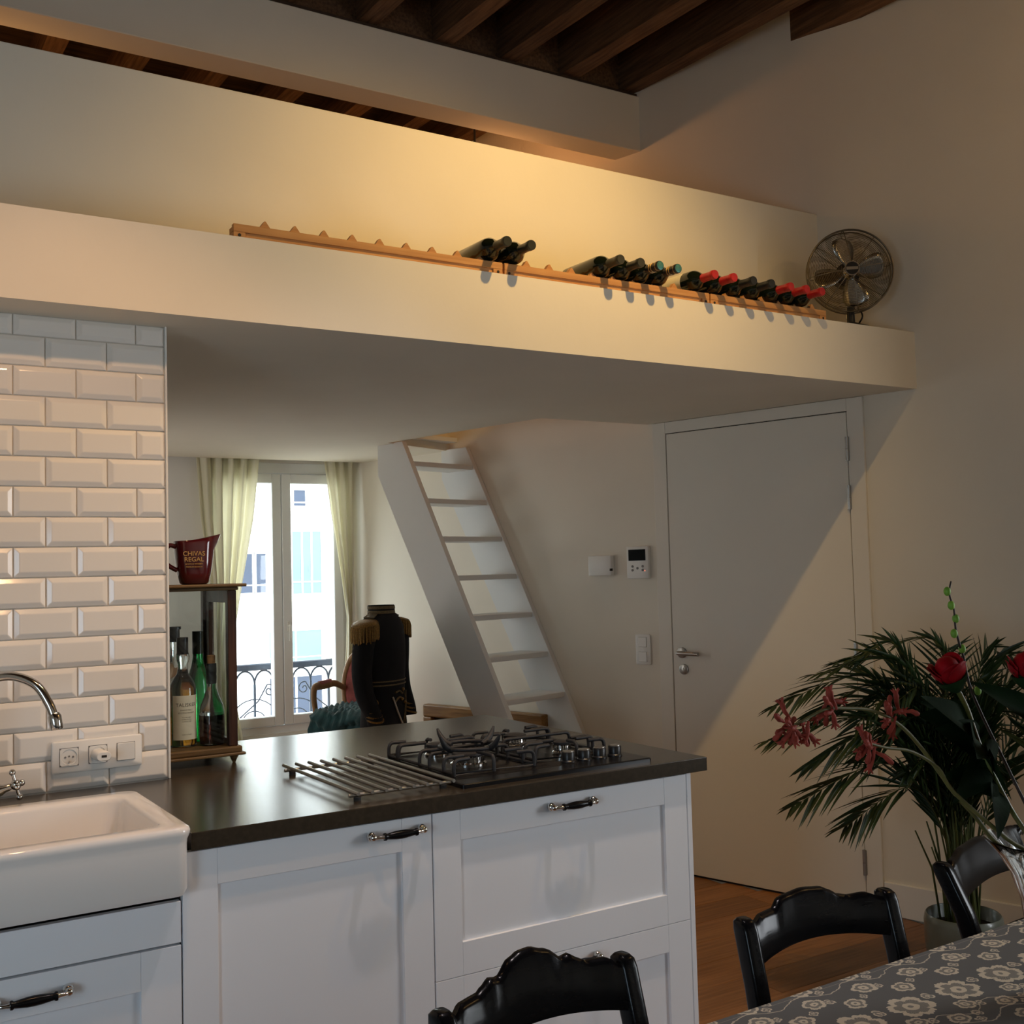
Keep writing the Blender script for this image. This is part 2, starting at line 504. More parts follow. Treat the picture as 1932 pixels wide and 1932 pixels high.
# tiled wall stub behind the sink
TW = MB().box((-2.2, 3.066, 0.0), (0.794, 3.16, 2.155))
wall_t = struct(TW.build('wall_tiled', GROUT), 'short partition clad in white bevelled metro tiles')
def tile_mesh(w_, h_):
    bvx, d0, d1 = 0.013, 0.0028, 0.009
    m = MB()
    o = [(0, 0), (w_, 0), (w_, h_), (0, h_)]
    i = [(bvx, bvx), (w_ - bvx, bvx), (w_ - bvx, h_ - bvx), (bvx, h_ - bvx)]
    vs = [(p[0], 0.0, p[1]) for p in o] + [(p[0], -d0, p[1]) for p in o] + [(p[0], -d1, p[1]) for p in i]
    fs = [(0, 1, 5, 4), (1, 2, 6, 5), (2, 3, 7, 6), (3, 0, 4, 7), (4, 5, 9, 8), (5, 6, 10, 9), (6, 7, 11, 10), (7, 4, 8, 11), (8, 9, 10, 11), (3, 2, 1, 0)]
    m.add(vs, fs)
    me = m.mesh('tile', TILE)
    bm = bmesh.new()
    bm.from_mesh(me)
    es = [e for e in bm.edges if all(v.co.y < -0.001 for v in e.verts)]
    bmesh.ops.bevel(bm, geom=es, offset=0.0014, segments=1, affect='EDGES')
    bm.to_mesh(me)
    bm.free()
    return me
TM = {}
PZ, PX = 0.0787, 0.1545
for k in range(16):
    z0 = 0.920 + k * PZ
    z1 = min(z0 + PZ - 0.0028, 2.153)
    xr = 0.794
    first = True
    while xr > -0.3:
        wd = PX / 2 - 0.002 if (k % 2 == 1 and first) else PX - 0.0028
        key = (round(wd, 4), round(z1 - z0, 4))
        if key not in TM:
            TM[key] = tile_mesh(*key)
        obj('tile', TM[key], wall_t, (xr - wd, 3.066, z0), (rad(random.uniform(-0.25, 0.25)), 0, rad(random.uniform(-0.2, 0.2))))
        xr -= wd + 0.0028
        first = False
MB().box((0.794, 3.056, 0.918), (0.7995, 3.16, 2.155), 0.001).build('edge_strip', WHITEPL, wall_t)

# loft slab with the stair hatch, its parapet, the soffit
sl = MB()
def wx(y):
    p = W0 + Vector((cos(WA), sin(WA), 0)) * ((y - W0.y) / sin(WA))
    return p.x + 0.03
zb, zt = 2.155, 2.389
sl.prism([(-2.2, 2.902), (wx(2.902), 2.902), (wx(4.20), 4.20), (-2.2, 4.20)], zb, zt)
sl.prism([(-2.2, 4.20), (2.80, 4.20), (2.545, 5.30), (-2.2, 5.30)], zb, zt)
sl.prism([(-2.2, 5.30), (2.545, 5.30), (wx(5.55) - 0.03, 5.55), (wx(5.55), 5.55), (wx(6.30), 6.30), (-2.2, 6.30)], zb, zt)
slab = struct(sl.build('ceiling_loft', PLASTER), 'white loft slab with its fascia, soffit and stair hatch')
struct(MB().box((-2.2, 3.295, 2.389), (wx(3.30), 3.40, 2.978), 0.002).build('wall_loft', PLASTER), 'low white parapet along the loft')
struct(MB().box((-2.2, 4.19, 3.522), (wx(4.2), 4.345, 3.802), 0.003).build('trim_beam', PLASTER), 'white boxed beam crossing under the joists')
struct(MB().box((-2.2, 4.20, 3.802), (wx(4.2) - 0.02, 4.34, 3.818)).build('trim_plate', CONC))
# wall behind the loft and window wall below
ww = MB()
wy0, wy1 = 6.40, 6.56
ww.box((-2.2, wy0, 0.1), (1.88, wy1, TOPZ + 0.1))
ww.box((2.80, wy0, 0.1), (3.3, wy1, TOPZ + 0.1))
ww.box((1.88, wy0, 0.1), (2.80, wy1, 0.52))
ww.box((1.88, wy0, 2.15), (2.80, wy1, TOPZ + 0.1))
struct(ww.build('wall_window', PAINT))

# timber ceiling: boards and joists
ceil = struct(MB().box((-2.2, -2.7, TOPZ), (6.2, 7.0, TOPZ + 0.06)).build('ceiling', CONC))
for i in range(int((6.9 + 2.6) / 0.19)):
    y0 = -2.6 + i * 0.19
    MB().box((-2.2, y0 + 0.002, TOPZ - 0.022), (wx(y0) + 0.05, y0 + 0.188, TOPZ - random.uniform(0.001, 0.004)), 0.002).build('ceiling_board', BOARD, ceil)
jx = [3.652, 3.345, 2.98, 2.637, 2.295, 1.924, 1.545, 1.175, 0.82, 0.46, 0.10, -0.26, -0.62, -0.98, -1.34, -1.70, -2.06, 4.01, 4.37, 4.73]
def joist(x0, wd):
    nseg = 40
    rng = random.Random(int(x0 * 1000))
    rings = []
    for k in range(nseg + 1):
        y = -2.6 + k * 9.0 / nseg
        zlo = 3.825 + 0.045 * (y - 4.19)
        j = [rng.uniform(-0.0015, 0.0015) for _ in range(4)]
        rings.append([(x0 + j[0], y, zlo + j[1]), (x0 + wd + j[2], y, zlo + j[3]), (x0 + wd + j[2] * 0.5, y, TOPZ - 0.02), (x0 + j[0] * 0.5, y, TOPZ - 0.02)])
    return MB().loft(rings)
for x0 in jx:
    joist(x0, 0.088 if x0 != 2.98 else 0.094).build('joist', JOIST, ceil)

xs_ = sorted(jx)
for xa, xb in zip(xs_[:-1], xs_[1:]):
    if xa < 3.6:
        MB().box((xa + 0.088, 4.235, 3.800), (min(xb, 3.9), 4.262, TOPZ - 0.02), 0.002).build('infill_board', JOIST, ceil)

# door in the right wall, with casing, leaf, hinges, lever and key rose
door = sempty('door_1', W0, WA)
m_ = MB()
m_.box((-0.128, -0.014, 0.0), (-0.054, 0.01, 2.153), 0.002)
m_.box((0.879, -0.014, 0.0), (0.952, 0.01, 2.153), 0.002)
m_.box((-0.054, -0.014, 2.0985), (0.879, 0.01, 2.153), 0.0015)
m_.build('door_frame', DOORP, door)
MB().box((-0.054, -0.003, 0.0), (0.879, 0.008, 2.0985)).build('door_gap', SLOT, door)
leaf = MB().box((-0.050, -0.012, 0.010), (0.8755, 0.0, 2.0945), 0.0015).build('door_leaf', DOORP, door)
RX = Matrix.Rotation(rad(90), 4, 'X')
h = MB()
h.lathe([(0.0255, 0.0), (0.0255, 0.007), (0.024, 0.008), (0.0, 0.008)], 28, Matrix.Translation((0.002, -0.012, 1.046)) @ RX, cap1=False)
h.tube([(0.002, -0.02, 1.046), (0.002, -0.055, 1.046)], 0.009, 14)
h.tube(catmull([(0.002, -0.045, 1.046), (0.006, -0.056, 1.046), (0.02, -0.058, 1.046), (0.06, -0.057, 1.045), (0.118, -0.056, 1.044)], 5), 0.0095, 14)
h.build('door_handle', STEEL, leaf, 40)
h = MB()
h.lathe([(0.0245, 0.0), (0.0245, 0.007), (0.023, 0.008), (0.0, 0.008)], 28, Matrix.Translation((0.010, -0.012, 0.968)) @ RX, cap1=False)
h.box((0.0075, -0.0225, 0.958), (0.0125, -0.0195, 0.975), 0.001)
h.build('key_rose', STEEL, leaf, 40)
for zc in (1.936, 1.729, 1.064, 0.202):
    h = MB()
    h.tube([(0.877, -0.018, zc - 0.052), (0.877, -0.018, zc - 0.001)], 0.0075, 12)
    h.tube([(0.877, -0.018, zc + 0.001), (0.877, -0.018, zc + 0.052)], 0.0075, 12)
    h.box((0.868, -0.0155, zc - 0.05), (0.886, -0.0125, zc + 0.05))
    h.build('hinge', STEEL, door, 40)
struct(MB().box((0.954, -0.012, 0.0), (6.4, 0.004, 0.135), 0.003).build('baseboard_right', PAINT)).matrix_world = Matrix.Translation(W0) @ Matrix.Rotation(WA, 4, 'Z')

# ------------------------------------------------------------------ far window, curtains, balcony rail, house across the street
win = sempty('window_1')
m_ = MB()
m_.box((1.88, 6.42, 0.50), (1.93, 6.50, 2.15), 0.003)
m_.box((2.75, 6.42, 0.50), (2.80, 6.50, 2.15), 0.003)
m_.box((1.93, 6.42, 2.085), (2.75, 6.50, 2.15), 0.003)
m_.box((1.93, 6.42, 0.50), (2.75, 6.50, 0.562), 0.003)
m_.build('window_frame', UPVC, win)
def sash(x0, x1):
    m = MB()
    t = 0.058
    m.box((x0, 6.405, 0.566), (x0 + t, 6.465, 2.082), 0.004)
    m.box((x1 - t, 6.405, 0.566), (x1, 6.465, 2.082), 0.004)
    m.box((x0 + t, 6.405, 0.566), (x1 - t, 6.465, 0.622), 0.004)
    m.box((x0 + t, 6.405, 2.024), (x1 - t, 6.465, 2.082), 0.004)
    s = m.build('sash', UPVC, win)
    MB().box((x0 + t, 6.432, 0.622), (x1 - t, 6.438, 2.024)).build('pane', GLASSW, s)
    return s
GLASSW = bpy.data.materials.new('window_glass')
GLASSW.use_nodes = True
nt = GLASSW.node_tree
nt.nodes.remove(nt.nodes['Principled BSDF'])
ta, tg, mxx, fr, pw = (nt.nodes.new(k) for k in ('ShaderNodeBsdfTransparent', 'ShaderNodeBsdfGlossy', 'ShaderNodeMixShader', 'ShaderNodeLayerWeight', 'ShaderNodeMath'))
ta.inputs[0].default_value = (0.94, 0.97, 0.97, 1)
tg.inputs['Roughness'].default_value = 0.02
fr.inputs[0].default_value = 0.5
pw.operation = 'POWER'
pw.inputs[1].default_value = 5.0
nt.links.new(fr.outputs['Facing'], pw.inputs[0])
ml = nt.nodes.new('ShaderNodeMath')
ml.operation = 'MULTIPLY_ADD'
ml.inputs[1].default_value = 0.5
ml.inputs[2].default_value = 0.03
nt.links.new(pw.outputs[0], ml.inputs[0])
nt.links.new(ml.outputs[0], mxx.inputs[0])
nt.links.new(ta.outputs[0], mxx.inputs[1])
nt.links.new(tg.outputs[0], mxx.inputs[2])
nt.links.new(mxx.outputs[0], nt.nodes['Material Output'].inputs[0])
sash(1.932, 2.352)
s2 = sash(2.356, 2.748)
h = MB()
h.box((2.378, 6.398, 1.125), (2.398, 6.405, 1.185), 0.003)
h.box((2.382, 6.372, 1.065), (2.394, 6.384, 1.165), 0.004)
h.tube([(2.388, 6.40, 1.158), (2.388, 6.376, 1.158)], 0.006, 10)
h.build('window_handle', WHITEPL, s2, 40)
struct(MB().box((1.75, 6.37, 0.44), (2.83, 6.40, 0.50), 0.004).build('trim_sill', PAINT))

def curtain(name, label, rows, folds, amp):
    """rows: (z, xa, xb) edges; pleats run down the cloth"""
    m = MB()
    n = folds * 10
    rings = []
    zs = []
    for i in range(len(rows) - 1):
        for k in range(8):
            t = k / 8
            zs.append(tuple(rows[i][j] * (1 - t) + rows[i + 1][j] * t for j in range(3)))
    zs.append(rows[-1])
    for (z, xa, xb) in zs:
        pts = []
        for k in range(n + 1):
            t = k / n
            x = xa + (xb - xa) * t
            y = 6.335 + amp * sin(2 * pi * folds * t + 0.6 * sin(3 * z)) + 0.3 * amp * sin(2 * pi * folds * 2.3 * t + z)
            pts.append((x, y, z))
        rings.append(pts)
    m.loft(rings, False, False, closed=False)
    o = m.build(name, CURT, None, 180)
    md = o.modifiers.new('thickness', 'SOLIDIFY')
    md.thickness = 0.002
    tag(o, label, 'curtain')
    return o
curtain('curtain', 'cream curtain hanging on the left side of the far window, pulled back', [(2.36, 1.80, 2.24), (2.15, 1.82, 2.19), (1.80, 1.84, 2.145), (1.44, 1.89, 2.075), (1.10, 1.90, 2.02), (0.8, 1.90, 2.02), (0.50, 1.92, 2.075), (0.24, 1.90, 2.09)], 5, 0.028)
curtain('curtain', 'cream curtain on the right side of the far window, tapering behind the jacket', [(2.36, 2.59, 2.80), (2.15, 2.61, 2.795), (1.85, 2.645, 2.79), (1.55, 2.69, 2.785), (1.20, 2.742, 2.772), (1.0, 2.735, 2.775), (0.6, 2.70, 2.79), (0.24, 2.68, 2.79)], 3, 0.016)
# balcony rail
rail = thing('balcony_railing', 'dark iron balcony railing with arches and scrolls outside the far window', 'railing', (0, 6.62, 0.5))
MB().box((1.75, -0.025, 0.385), (3.0, 0.025, 0.425), 0.006).build('handrail', IRON, rail)
MB().box((1.75, -0.01, 0.055), (3.0, 0.01, 0.075), 0.002).build('bottom_rail', IRON, rail)
for k in range(10):
    xk = 1.76 + k * 0.121
    MB().box((xk - 0.007, -0.007, 0.065), (xk + 0.007, 0.007, 0.30), 0.001).build('baluster', IRON, rail)
for k in range(9):
    xc = 1.76 + (k + 0.5) * 0.121
    pts = [(xc - 0.0605 * cos(rad(a)), 0, 0.30 + 0.082 * sin(rad(a))) for a in range(0, 181, 15)]
    MB().tube(pts, 0.0062, 6).build('arch', IRON, rail, 40)
for (cx, cz, r0, sgn) in ((2.335, 0.255, 0.034, 1), (2.56, 0.255, 0.034, -1), (2.09, 0.255, 0.034, 1)):
    pts = []
    for i in range(44):
        a = i / 43 * 2.6 * pi
        r = 0.006 + r0 * i / 43
        pts.append((cx + sgn * r * cos(a), -0.003, cz + r * sin(a)))
    pts += [(cx - sgn * 0.07, -0.003, cz - 0.06), (cx - sgn * 0.19, -0.003, 0.10)]
    MB().tube(pts, 0.0045, 6).build('scroll', IRON, rail, 40)
for xc, rr in ((2.24, 0.075), (2.52, 0.07), (2.24, 0.15), (2.52, 0.135)):
    pts = [(xc - rr * cos(rad(a)), 0.004, 0.065 + rr * 0.95 * sin(rad(a))) for a in range(0, 181, 12)]
    MB().tube(pts, 0.004, 6).build('arc', IRON, rail, 40)

bld = thing('building', 'pale overexposed facade across the street seen through the far window', 'building', (0, 18, -8))
m_ = MB().box((-4, 0, 0), (18, 6, 22))
m_.box((-4, -0.06, 9.02), (18, 0.0, 9.10))
m_.box((-4, -0.06, 10.52), (18, 0.0, 10.58))
m_.build('wall', FACADE, bld)
def bwin(x0, x1, z0, z1, mt, bars=1, frame=0.04):
    m = MB()
    z0 += 8
    z1 += 8
    m.box((x0 - frame, -0.03, z0 - frame), (x1 + frame, 0.02, z0), 0)
    m.box((x0 - frame, -0.03, z1), (x1 + frame, 0.02, z1 + frame), 0)
    m.box((x0 - frame, -0.03, z0), (x0, 0.02, z1), 0)
    m.box((x1, -0.03, z0), (x1 + frame, 0.02, z1), 0)
    for k in range(1, bars):
        xm = x0 + (x1 - x0) * k / bars
        m.box((xm - 0.015, -0.03, z0), (xm + 0.015, 0.02, z1), 0)
    m.box((x0, -0.028, z0 + (z1 - z0) * 0.18), (x1, 0.02, z0 + (z1 - z0) * 0.18 + 0.02), 0)
    f = m.build('window', FACADE, bld)
    MB().box((x0, -0.02, z0), (x1, 0.005, z1)).build('pane', mt, f)
bwin(5.80, 6.08, 1.20, 1.855, FWIN)
bwin(6.15, 6.315, 1.20, 1.855, FWIN)
bwin(6.79, 7.31, 1.16, 2.225, FPALE, 3)
bwin(6.36, 7.29, -0.03, 0.53, FPALE, 2)
bwin(6.83, 7.04, 2.67, 2.94, FWIN)
bwin(7.60, 7.73, 0.03, 0.36, FPALE)
bwin(5.1, 5.6, 1.20, 1.855, FWIN, 2)
bwin(4.6, 5.5, -0.03, 0.53, FPALE, 2)
bwin(6.36, 7.29, -1.6, -0.25, FWIN, 2)
bwin(8.2, 8.8, 1.16, 2.225, FPALE, 3)
struct(MB().box((-10, 6.7, -8.2), (24, 30, -8.0)).build('ground_street', GROUT))

# ------------------------------------------------------------------ stair up to the loft
lad = thing('loft_stair', 'steep white open-tread stair rising to the loft hatch along the right wall', 'stair', W0, WA)
def lads(z):                          # front edge of the stringers, measured along the wall
    return -0.613 - 0.513 * (z - 0.625)
def stringer(d0, d1):
    zt_, zb_ = 2.16, 0.2
    dep = 0.222
    poly = [(lads(zb_), zb_), (lads(zt_), zt_), (lads(zt_) - 0.095, zt_), (lads(zt_) - 0.095, 1.985), (lads(1.985) - dep, 1.985)]
    poly = [(lads(zb_), zb_), (lads(zt_), zt_), (-1.60, zt_), (-1.60, 1.99), (lads(zb_) - dep, zb_)]
    return MB().prism(poly, -d1, -d0, axis=1)
stringer(0.002, 0.030).build('stringer', STAIRP, lad)
stringer(0.480, 0.510).build('stringer', STAIRP, lad)
tm = MB().box((-0.200, -0.479, -0.026), (-0.004, -0.031, 0.0), 0.002).mesh('tread', STAIRP)
for k in range(9):
    z = 2.052 - 0.2047 * k
    obj('tread', tm, lad, (lads(z), 0, z))
obj('tread', tm, lad, (lads(2.22) - 0.03, 0, 2.22))

# items on the right wall
ib = thing('alarm_box', 'plain white rectangular junction box on the wall, left of the intercom', 'box', wp(-0.465, 0, 1.42), WA)
MB().box((-0.072, -0.034, 0.0), (0.072, -0.002, 0.10), 0.004, seg=2).build('housing', WHITEPL, ib, 40)
MB().box((0.066, -0.0355, 0.022), (0.073, -0.02, 0.034)).build('cable_slot', SLOT, ib)
ic = thing('video_intercom', 'white wall intercom with a dark screen and small round buttons', 'intercom', wp(-0.236, 0, 1.401), WA)
MB().box((-0.065, -0.024, 0.0), (0.065, -0.002, 0.158), 0.004, seg=2).build('housing', WHITEPL, ic, 40)
MB().box((-0.052, -0.0255, 0.088), (0.050, -0.0235, 0.143)).build('screen', SCREEN, ic)
bm_ = MB().lathe([(0.0065, 0), (0.0065, 0.002), (0.005, 0.003)], 16, RX).mesh('button', GREYPL, 40)
for (bx, bz) in ((-0.030, 0.060), (-0.030, 0.042), (0.0, 0.051), (0.032, 0.060), (0.032, 0.042)):
    obj('button', bm_, ic, (bx, -0.024, bz))
MB().sphere((0.044, -0.024, 0.038), 0.0028).build('indicator_light', LED, ic)
sw = thing('light_switch', 'white double light switch plate on the wall beside the door', 'switch', wp(-0.229, 0, 0.980), WA)
MB().loft([[(p[0], -0.002, p[1]) for p in rrect(0, 0.074, 0.043, 0.074, 0.008, 0)], [(p[0], -0.009, p[1]) for p in rrect(0, 0.074, 0.043, 0.074, 0.008, 0)], [(p[0], -0.011, p[1]) for p in rrect(0, 0.074, 0.040, 0.071, 0.008, 0)]]).build('plate', WHITEPL, sw, 40)
for zc in (0.110, 0.038):
    MB().box((-0.0245, -0.0117, zc - 0.0245), (0.0245, -0.0105, zc + 0.0245)).build('gap', GREYPL, sw)
    MB().box((-0.0235, -0.0145, zc - 0.0235), (0.0235, -0.011, zc + 0.0235), 0.001).build('rocker', WHITEPL, sw)

# picture frame leaning on the wall behind the stair
pf = thing('picture_frame', 'wide gilt wooden picture frame leaning against the wall behind the stair', 'picture frame', wp(-1.30, 0.018, 0.2), WA)
m_ = MB()
for (a0, a1, b0, b1) in ((-0.46, 0.46, 0.43, 0.50), (-0.46, 0.46, 0.0, 0.07), (-0.46, -0.39, 0.07, 0.43), (0.39, 0.46, 0.07, 0.43)):
    m_.box((a0, -0.055, b0), (a1, -0.005, b1), 0.008, seg=2)
m_.build('frame_moulding', FRAMEW, pf)
MB().box((-0.39, -0.03, 0.07), (0.39, -0.01, 0.43)).build('backing', SLOT, pf)

# ------------------------------------------------------------------ kitchen units
ZW = 0.918
wt = MB()
poly = [(0.662, 2.372), (2.11, 2.372), (2.11, 3.602), (0.30, 3.602), (0.30, 3.162), (0.802, 3.162), (0.802, 3.052), (-1.6, 3.052), (-1.6, 2.842), (0.662, 2.842)]
wt.prism(poly, ZW - 0.038, ZW)
o = wt.build('worktop', WORK)
md = o.modifiers.new('edge', 'BEVEL')
md.width = 0.002
md.segments = 2
md.limit_method = 'ANGLE'
tag(o, 'dark anthracite worktop running from the sink across the peninsula', 'worktop')

def handle_mesh():
    """bow handle: chrome ball ends and a turned black grip, centred, along x, 150 mm"""
    m = MB()
    m.cur = 0
    for s in (-1, 1):
        m.sphere((s * 0.066, -0.010, 0.0), 0.0115, 14, 8)
        m.sphere((s * 0.066, -0.022, 0.0), 0.0085, 12, 7)
        m.tube(catmull([(s * 0.066, -0.022, 0.0), (s * 0.058, -0.029, 0), (s * 0.047, -0.031, 0), (s * 0.038, -0.031, 0)], 4), [0.005, 0.0048, 0.0045, 0.0042, 0.004, 0.004, 0.004, 0.004, 0.0045, 0.005, 0.0055, 0.006, 0.006], 10)
    m.cur = 1
    RY = Matrix.Translation((0, -0.031, 0)) @ Matrix.Rotation(rad(90), 4, 'Y')
    m.lathe([(0.004, -0.044), (0.0088, -0.043), (0.0092, -0.039), (0.0068, -0.036), (0.0078, -0.028), (0.0098, -0.012), (0.0102, 0.0), (0.0098, 0.012), (0.0078, 0.028), (0.0068, 0.036), (0.0092, 0.039), (0.0088, 0.043), (0.004, 0.044)], 18, RY)
    return m.mesh('handle', [CHROME, BLACKGLOSS], 50)
HM = handle_mesh()

def front(x0, x1, z0, z1, fr=(0.077, 0.077, 0.076, 0.079), panel=True):
    """framed cabinet front at y = 0 .. 0.018 (outer face y = 0); frame widths left, right, top, bottom"""
    m = MB()
    l, r, t, b = fr
    g = 0.0015
    x0 += g
    x1 -= g
    z0 += g
    z1 -= g
    if not panel:
        m.box((x0, 0, z0), (x1, 0.018, z1), 0.001)
        return m
    X0, X1, Z0, Z1 = x0 + l, x1 - r, z0 + b, z1 - t
    m.box((x0, 0, z0), (X0, 0.018, z1), 0.0006)
    m.box((X1, 0, z0), (x1, 0.018, z1), 0.0006)
    m.box((X0 + 0.0004, 0, Z1), (X1 - 0.0004, 0.018, z1), 0.0006)
    m.box((X0 + 0.0004, 0, z0), (X1 - 0.0004, 0.018, Z0), 0.0006)
    m.box((X0 - 0.004, 0.009, Z0 - 0.004), (X1 + 0.004, 0.017, Z1 + 0.004))
    return m

YF = 2.387
def carcass(w_, d_=0.58, zt_=0.80):
    m = MB()
    m.box((0.0, 0.021, 0.0), (0.016, d_, zt_))
    m.box((w_ - 0.016, 0.021, 0.0), (w_, d_, zt_))
    m.box((0.016, 0.021, 0.0), (w_ - 0.016, d_, 0.016))
    m.box((0.016, d_ - 0.01, 0.016), (w_ - 0.016, d_, zt_))
    m.box((0.016, 0.021, 0.016), (w_ - 0.016, 0.03, zt_))
    return m
# sink unit
c1 = thing('sink_cabinet', 'white kitchen cabinet with a drawer under the ceramic sink', 'cabinet', (0.046, YF, 0.0785))
carcass(0.598, 0.44, 0.60).build('body', CABDARK, c1)
front(0, 0.598, 0.611, 0.700, panel=False).build('filler_panel', CAB, c1)
d_ = front(0, 0.598, 0.211, 0.609, (0.083, 0.083, 0.079, 0.08)).build('drawer', CAB, c1)
obj('handle', HM, d_, (0.304, 0, 0.567))
front(0, 0.598, 0.002, 0.209, panel=False).build('drawer', CAB, c1)
# dishwasher behind a matching door
c2 = thing('dishwasher_cabinet', 'white panelled front beside the sink, its handle near the right corner', 'cabinet', (0.645, YF, 0.0785))
carcass(0.598, 0.58, 0.79).build('body', CABDARK, c2)
d_ = front(0, 0.598, 0.0, 0.7985, (0.075, 0.079, 0.077, 0.079)).build('door', CAB, c2)
obj('handle', HM, d_, (0.500, 0, 0.769))
# wide drawer unit under the hob
c3 = thing('drawer_cabinet', 'wide white drawer cabinet under the gas hob', 'cabinet', (1.244, YF, 0.0785))
carcass(0.800, 0.58, 0.79).build('body', CABDARK, c3)
for z0 in (0.3985, 0.0):
    d_ = front(0, 0.800, z0, z0 + 0.40, (0.075, 0.079, 0.073, 0.079)).build('drawer', CAB, c3)
    obj('handle', HM, d_, (0.405, 0, z0 + 0.371))
ep = thing('end_panel', 'white end panel closing the peninsula beside the drawer cabinet', 'panel', (2.045, YF, 0.0))
MB().box((0.0, 0.0, 0.0), (0.016, 1.18, 0.8795), 0.001).build('board', CAB, ep)
bp_ = thing('back_panel', 'white rear panel of the peninsula facing the back room', 'panel', (0.9, 3.54, 0.0))
MB().box((0.0, 0.0, 0.20), (1.143, 0.016, 0.8795), 0.001).build('board', CAB, bp_)
pl = thing('plinth', 'white plinth under the kitchen cabinets', 'plinth', (0.05, 2.43, 0.0))
MB().box((0.0, 0.0, 0.0), (1.98, 0.016, 0.076), 0.001).build('board', CAB, pl)
MB().box((-0.9, 0, 0.0), (0.0, 0.58, 0.8795)).build('body', CAB, thing('base_cabinet', 'white base cabinet left of the sink, mostly outside the picture', 'cabinet', (0.026, YF + 0.01, 0.0)))

# sink
sk = thing('sink', 'white ceramic farmhouse sink with a rounded rim and apron front', 'sink', (0.342, 2.588, 0.785))
def sring(hx, hy, r, z, cy=0.0, n=7):
    return rrect(0, cy, hx, hy, r, z, n)
m_ = MB()
m_.loft([sring(0.298, 0.236, 0.02, 0.018), sring(0.302, 0.240, 0.022, 0.012), sring(0.3085, 0.2465, 0.026, 0.026), sring(0.3085, 0.2465, 0.026, 0.118), sring(0.3100, 0.2475, 0.027, 0.128), sring(0.3145, 0.2500, 0.030, 0.137),
         sring(0.3155, 0.2510, 0.031, 0.145), sring(0.3130, 0.2490, 0.030, 0.1515), sring(0.307, 0.244, 0.028, 0.1545),
         sring(0.272, 0.198, 0.04, 0.1545, -0.005), sring(0.266, 0.192, 0.04, 0.151, -0.005), sring(0.262, 0.188, 0.04, 0.142, -0.005),
         sring(0.256, 0.182, 0.045, 0.040, -0.005), sring(0.240, 0.166, 0.05, 0.024, -0.005), sring(0.05, 0.05, 0.049, 0.018, -0.005)])
m_.build('basin', CERAM, sk, 50)
ov = MB()
MO = Matrix.Translation((-0.055, 0.171, 0.085)) @ Matrix.Rotation(rad(93), 4, 'X')
ov.lathe([(0.0, 0.0045), (0.010, 0.0045), (0.024, 0.003), (0.026, 0.0)], 24, MO, cap0=False)
ov.build('overflow_ring', CHROME, sk, 40)
ho = MB()
for k in range(6):
    a = k * pi / 3
    ho.lathe([(0.0, 0.0052), (0.0042, 0.0052), (0.0042, 0.004)], 8, MO @ Matrix.Translation((0.014 * cos(a), 0.014 * sin(a), 0)), cap0=False)
ho.build('overflow_hole', SLOT, sk)
# bridge tap
tp = thing('kitchen_tap', 'chrome mixer tap with a curved spout and cross handles behind the sink', 'tap', (0.262, 2.895, ZW))
m_ = MB()
m_.lathe([(0.030, 0), (0.030, 0.006), (0.022, 0.012), (0.018, 0.03), (0.020, 0.05), (0.026, 0.065), (0.026, 0.095), (0.018, 0.11), (0.014, 0.125), (0.0125, 0.14)], 24)
m_.build('body', CHROME, tp, 40)
sp = catmull([(0, 0, 0.12), (0, 0, 0.20), (0.012, -0.008, 0.262), (0.050, -0.034, 0.305), (0.105, -0.072, 0.322), (0.155, -0.107, 0.302), (0.182, -0.126, 0.258), (0.194, -0.134, 0.222)], 8)
MB().tube(sp, 0.0108, 16).build('spout', CHROME, tp, 60)
MB().tube([(0.192, -0.1325, 0.232), (0.194, -0.134, 0.226), (0.198, -0.137, 0.200), (0.1985, -0.1375, 0.196)], [0.0125, 0.0155, 0.0145, 0.013], 18).build('nozzle', CHROME, tp, 40)
for s in (1, -1):
    m = MB()
    p0, p1 = Vector((s * 0.018, -0.004, 0.030)), Vector((s * 0.116, -0.010, 0.056))
    dirv = (p1 - p0).normalized()
    m.tube([p0, p0.lerp(p1, 0.5), p0.lerp(p1, 0.78), p0.lerp(p1, 0.86), p1], [0.015, 0.017, 0.014, 0.010, 0.0085], 16)
    hd = p1 + dirv * 0.012
    m.sphere(hd, 0.013, 14, 8)
    u = Vector((-dirv.z * s, 0, dirv.x * s)).normalized()
    v_ = dirv.cross(u)
    for q in (u, -u, v_, -v_):
        m.tube([hd, hd + q * 0.014, hd + q * 0.026], [0.006, 0.0042, 0.0042], 10)
        m.sphere(hd + q * 0.031, 0.0078, 12, 7)
    m.sphere(hd + dirv * 0.013, 0.008, 12, 7)
    m.build('cross_handle', CHROME, tp, 50)

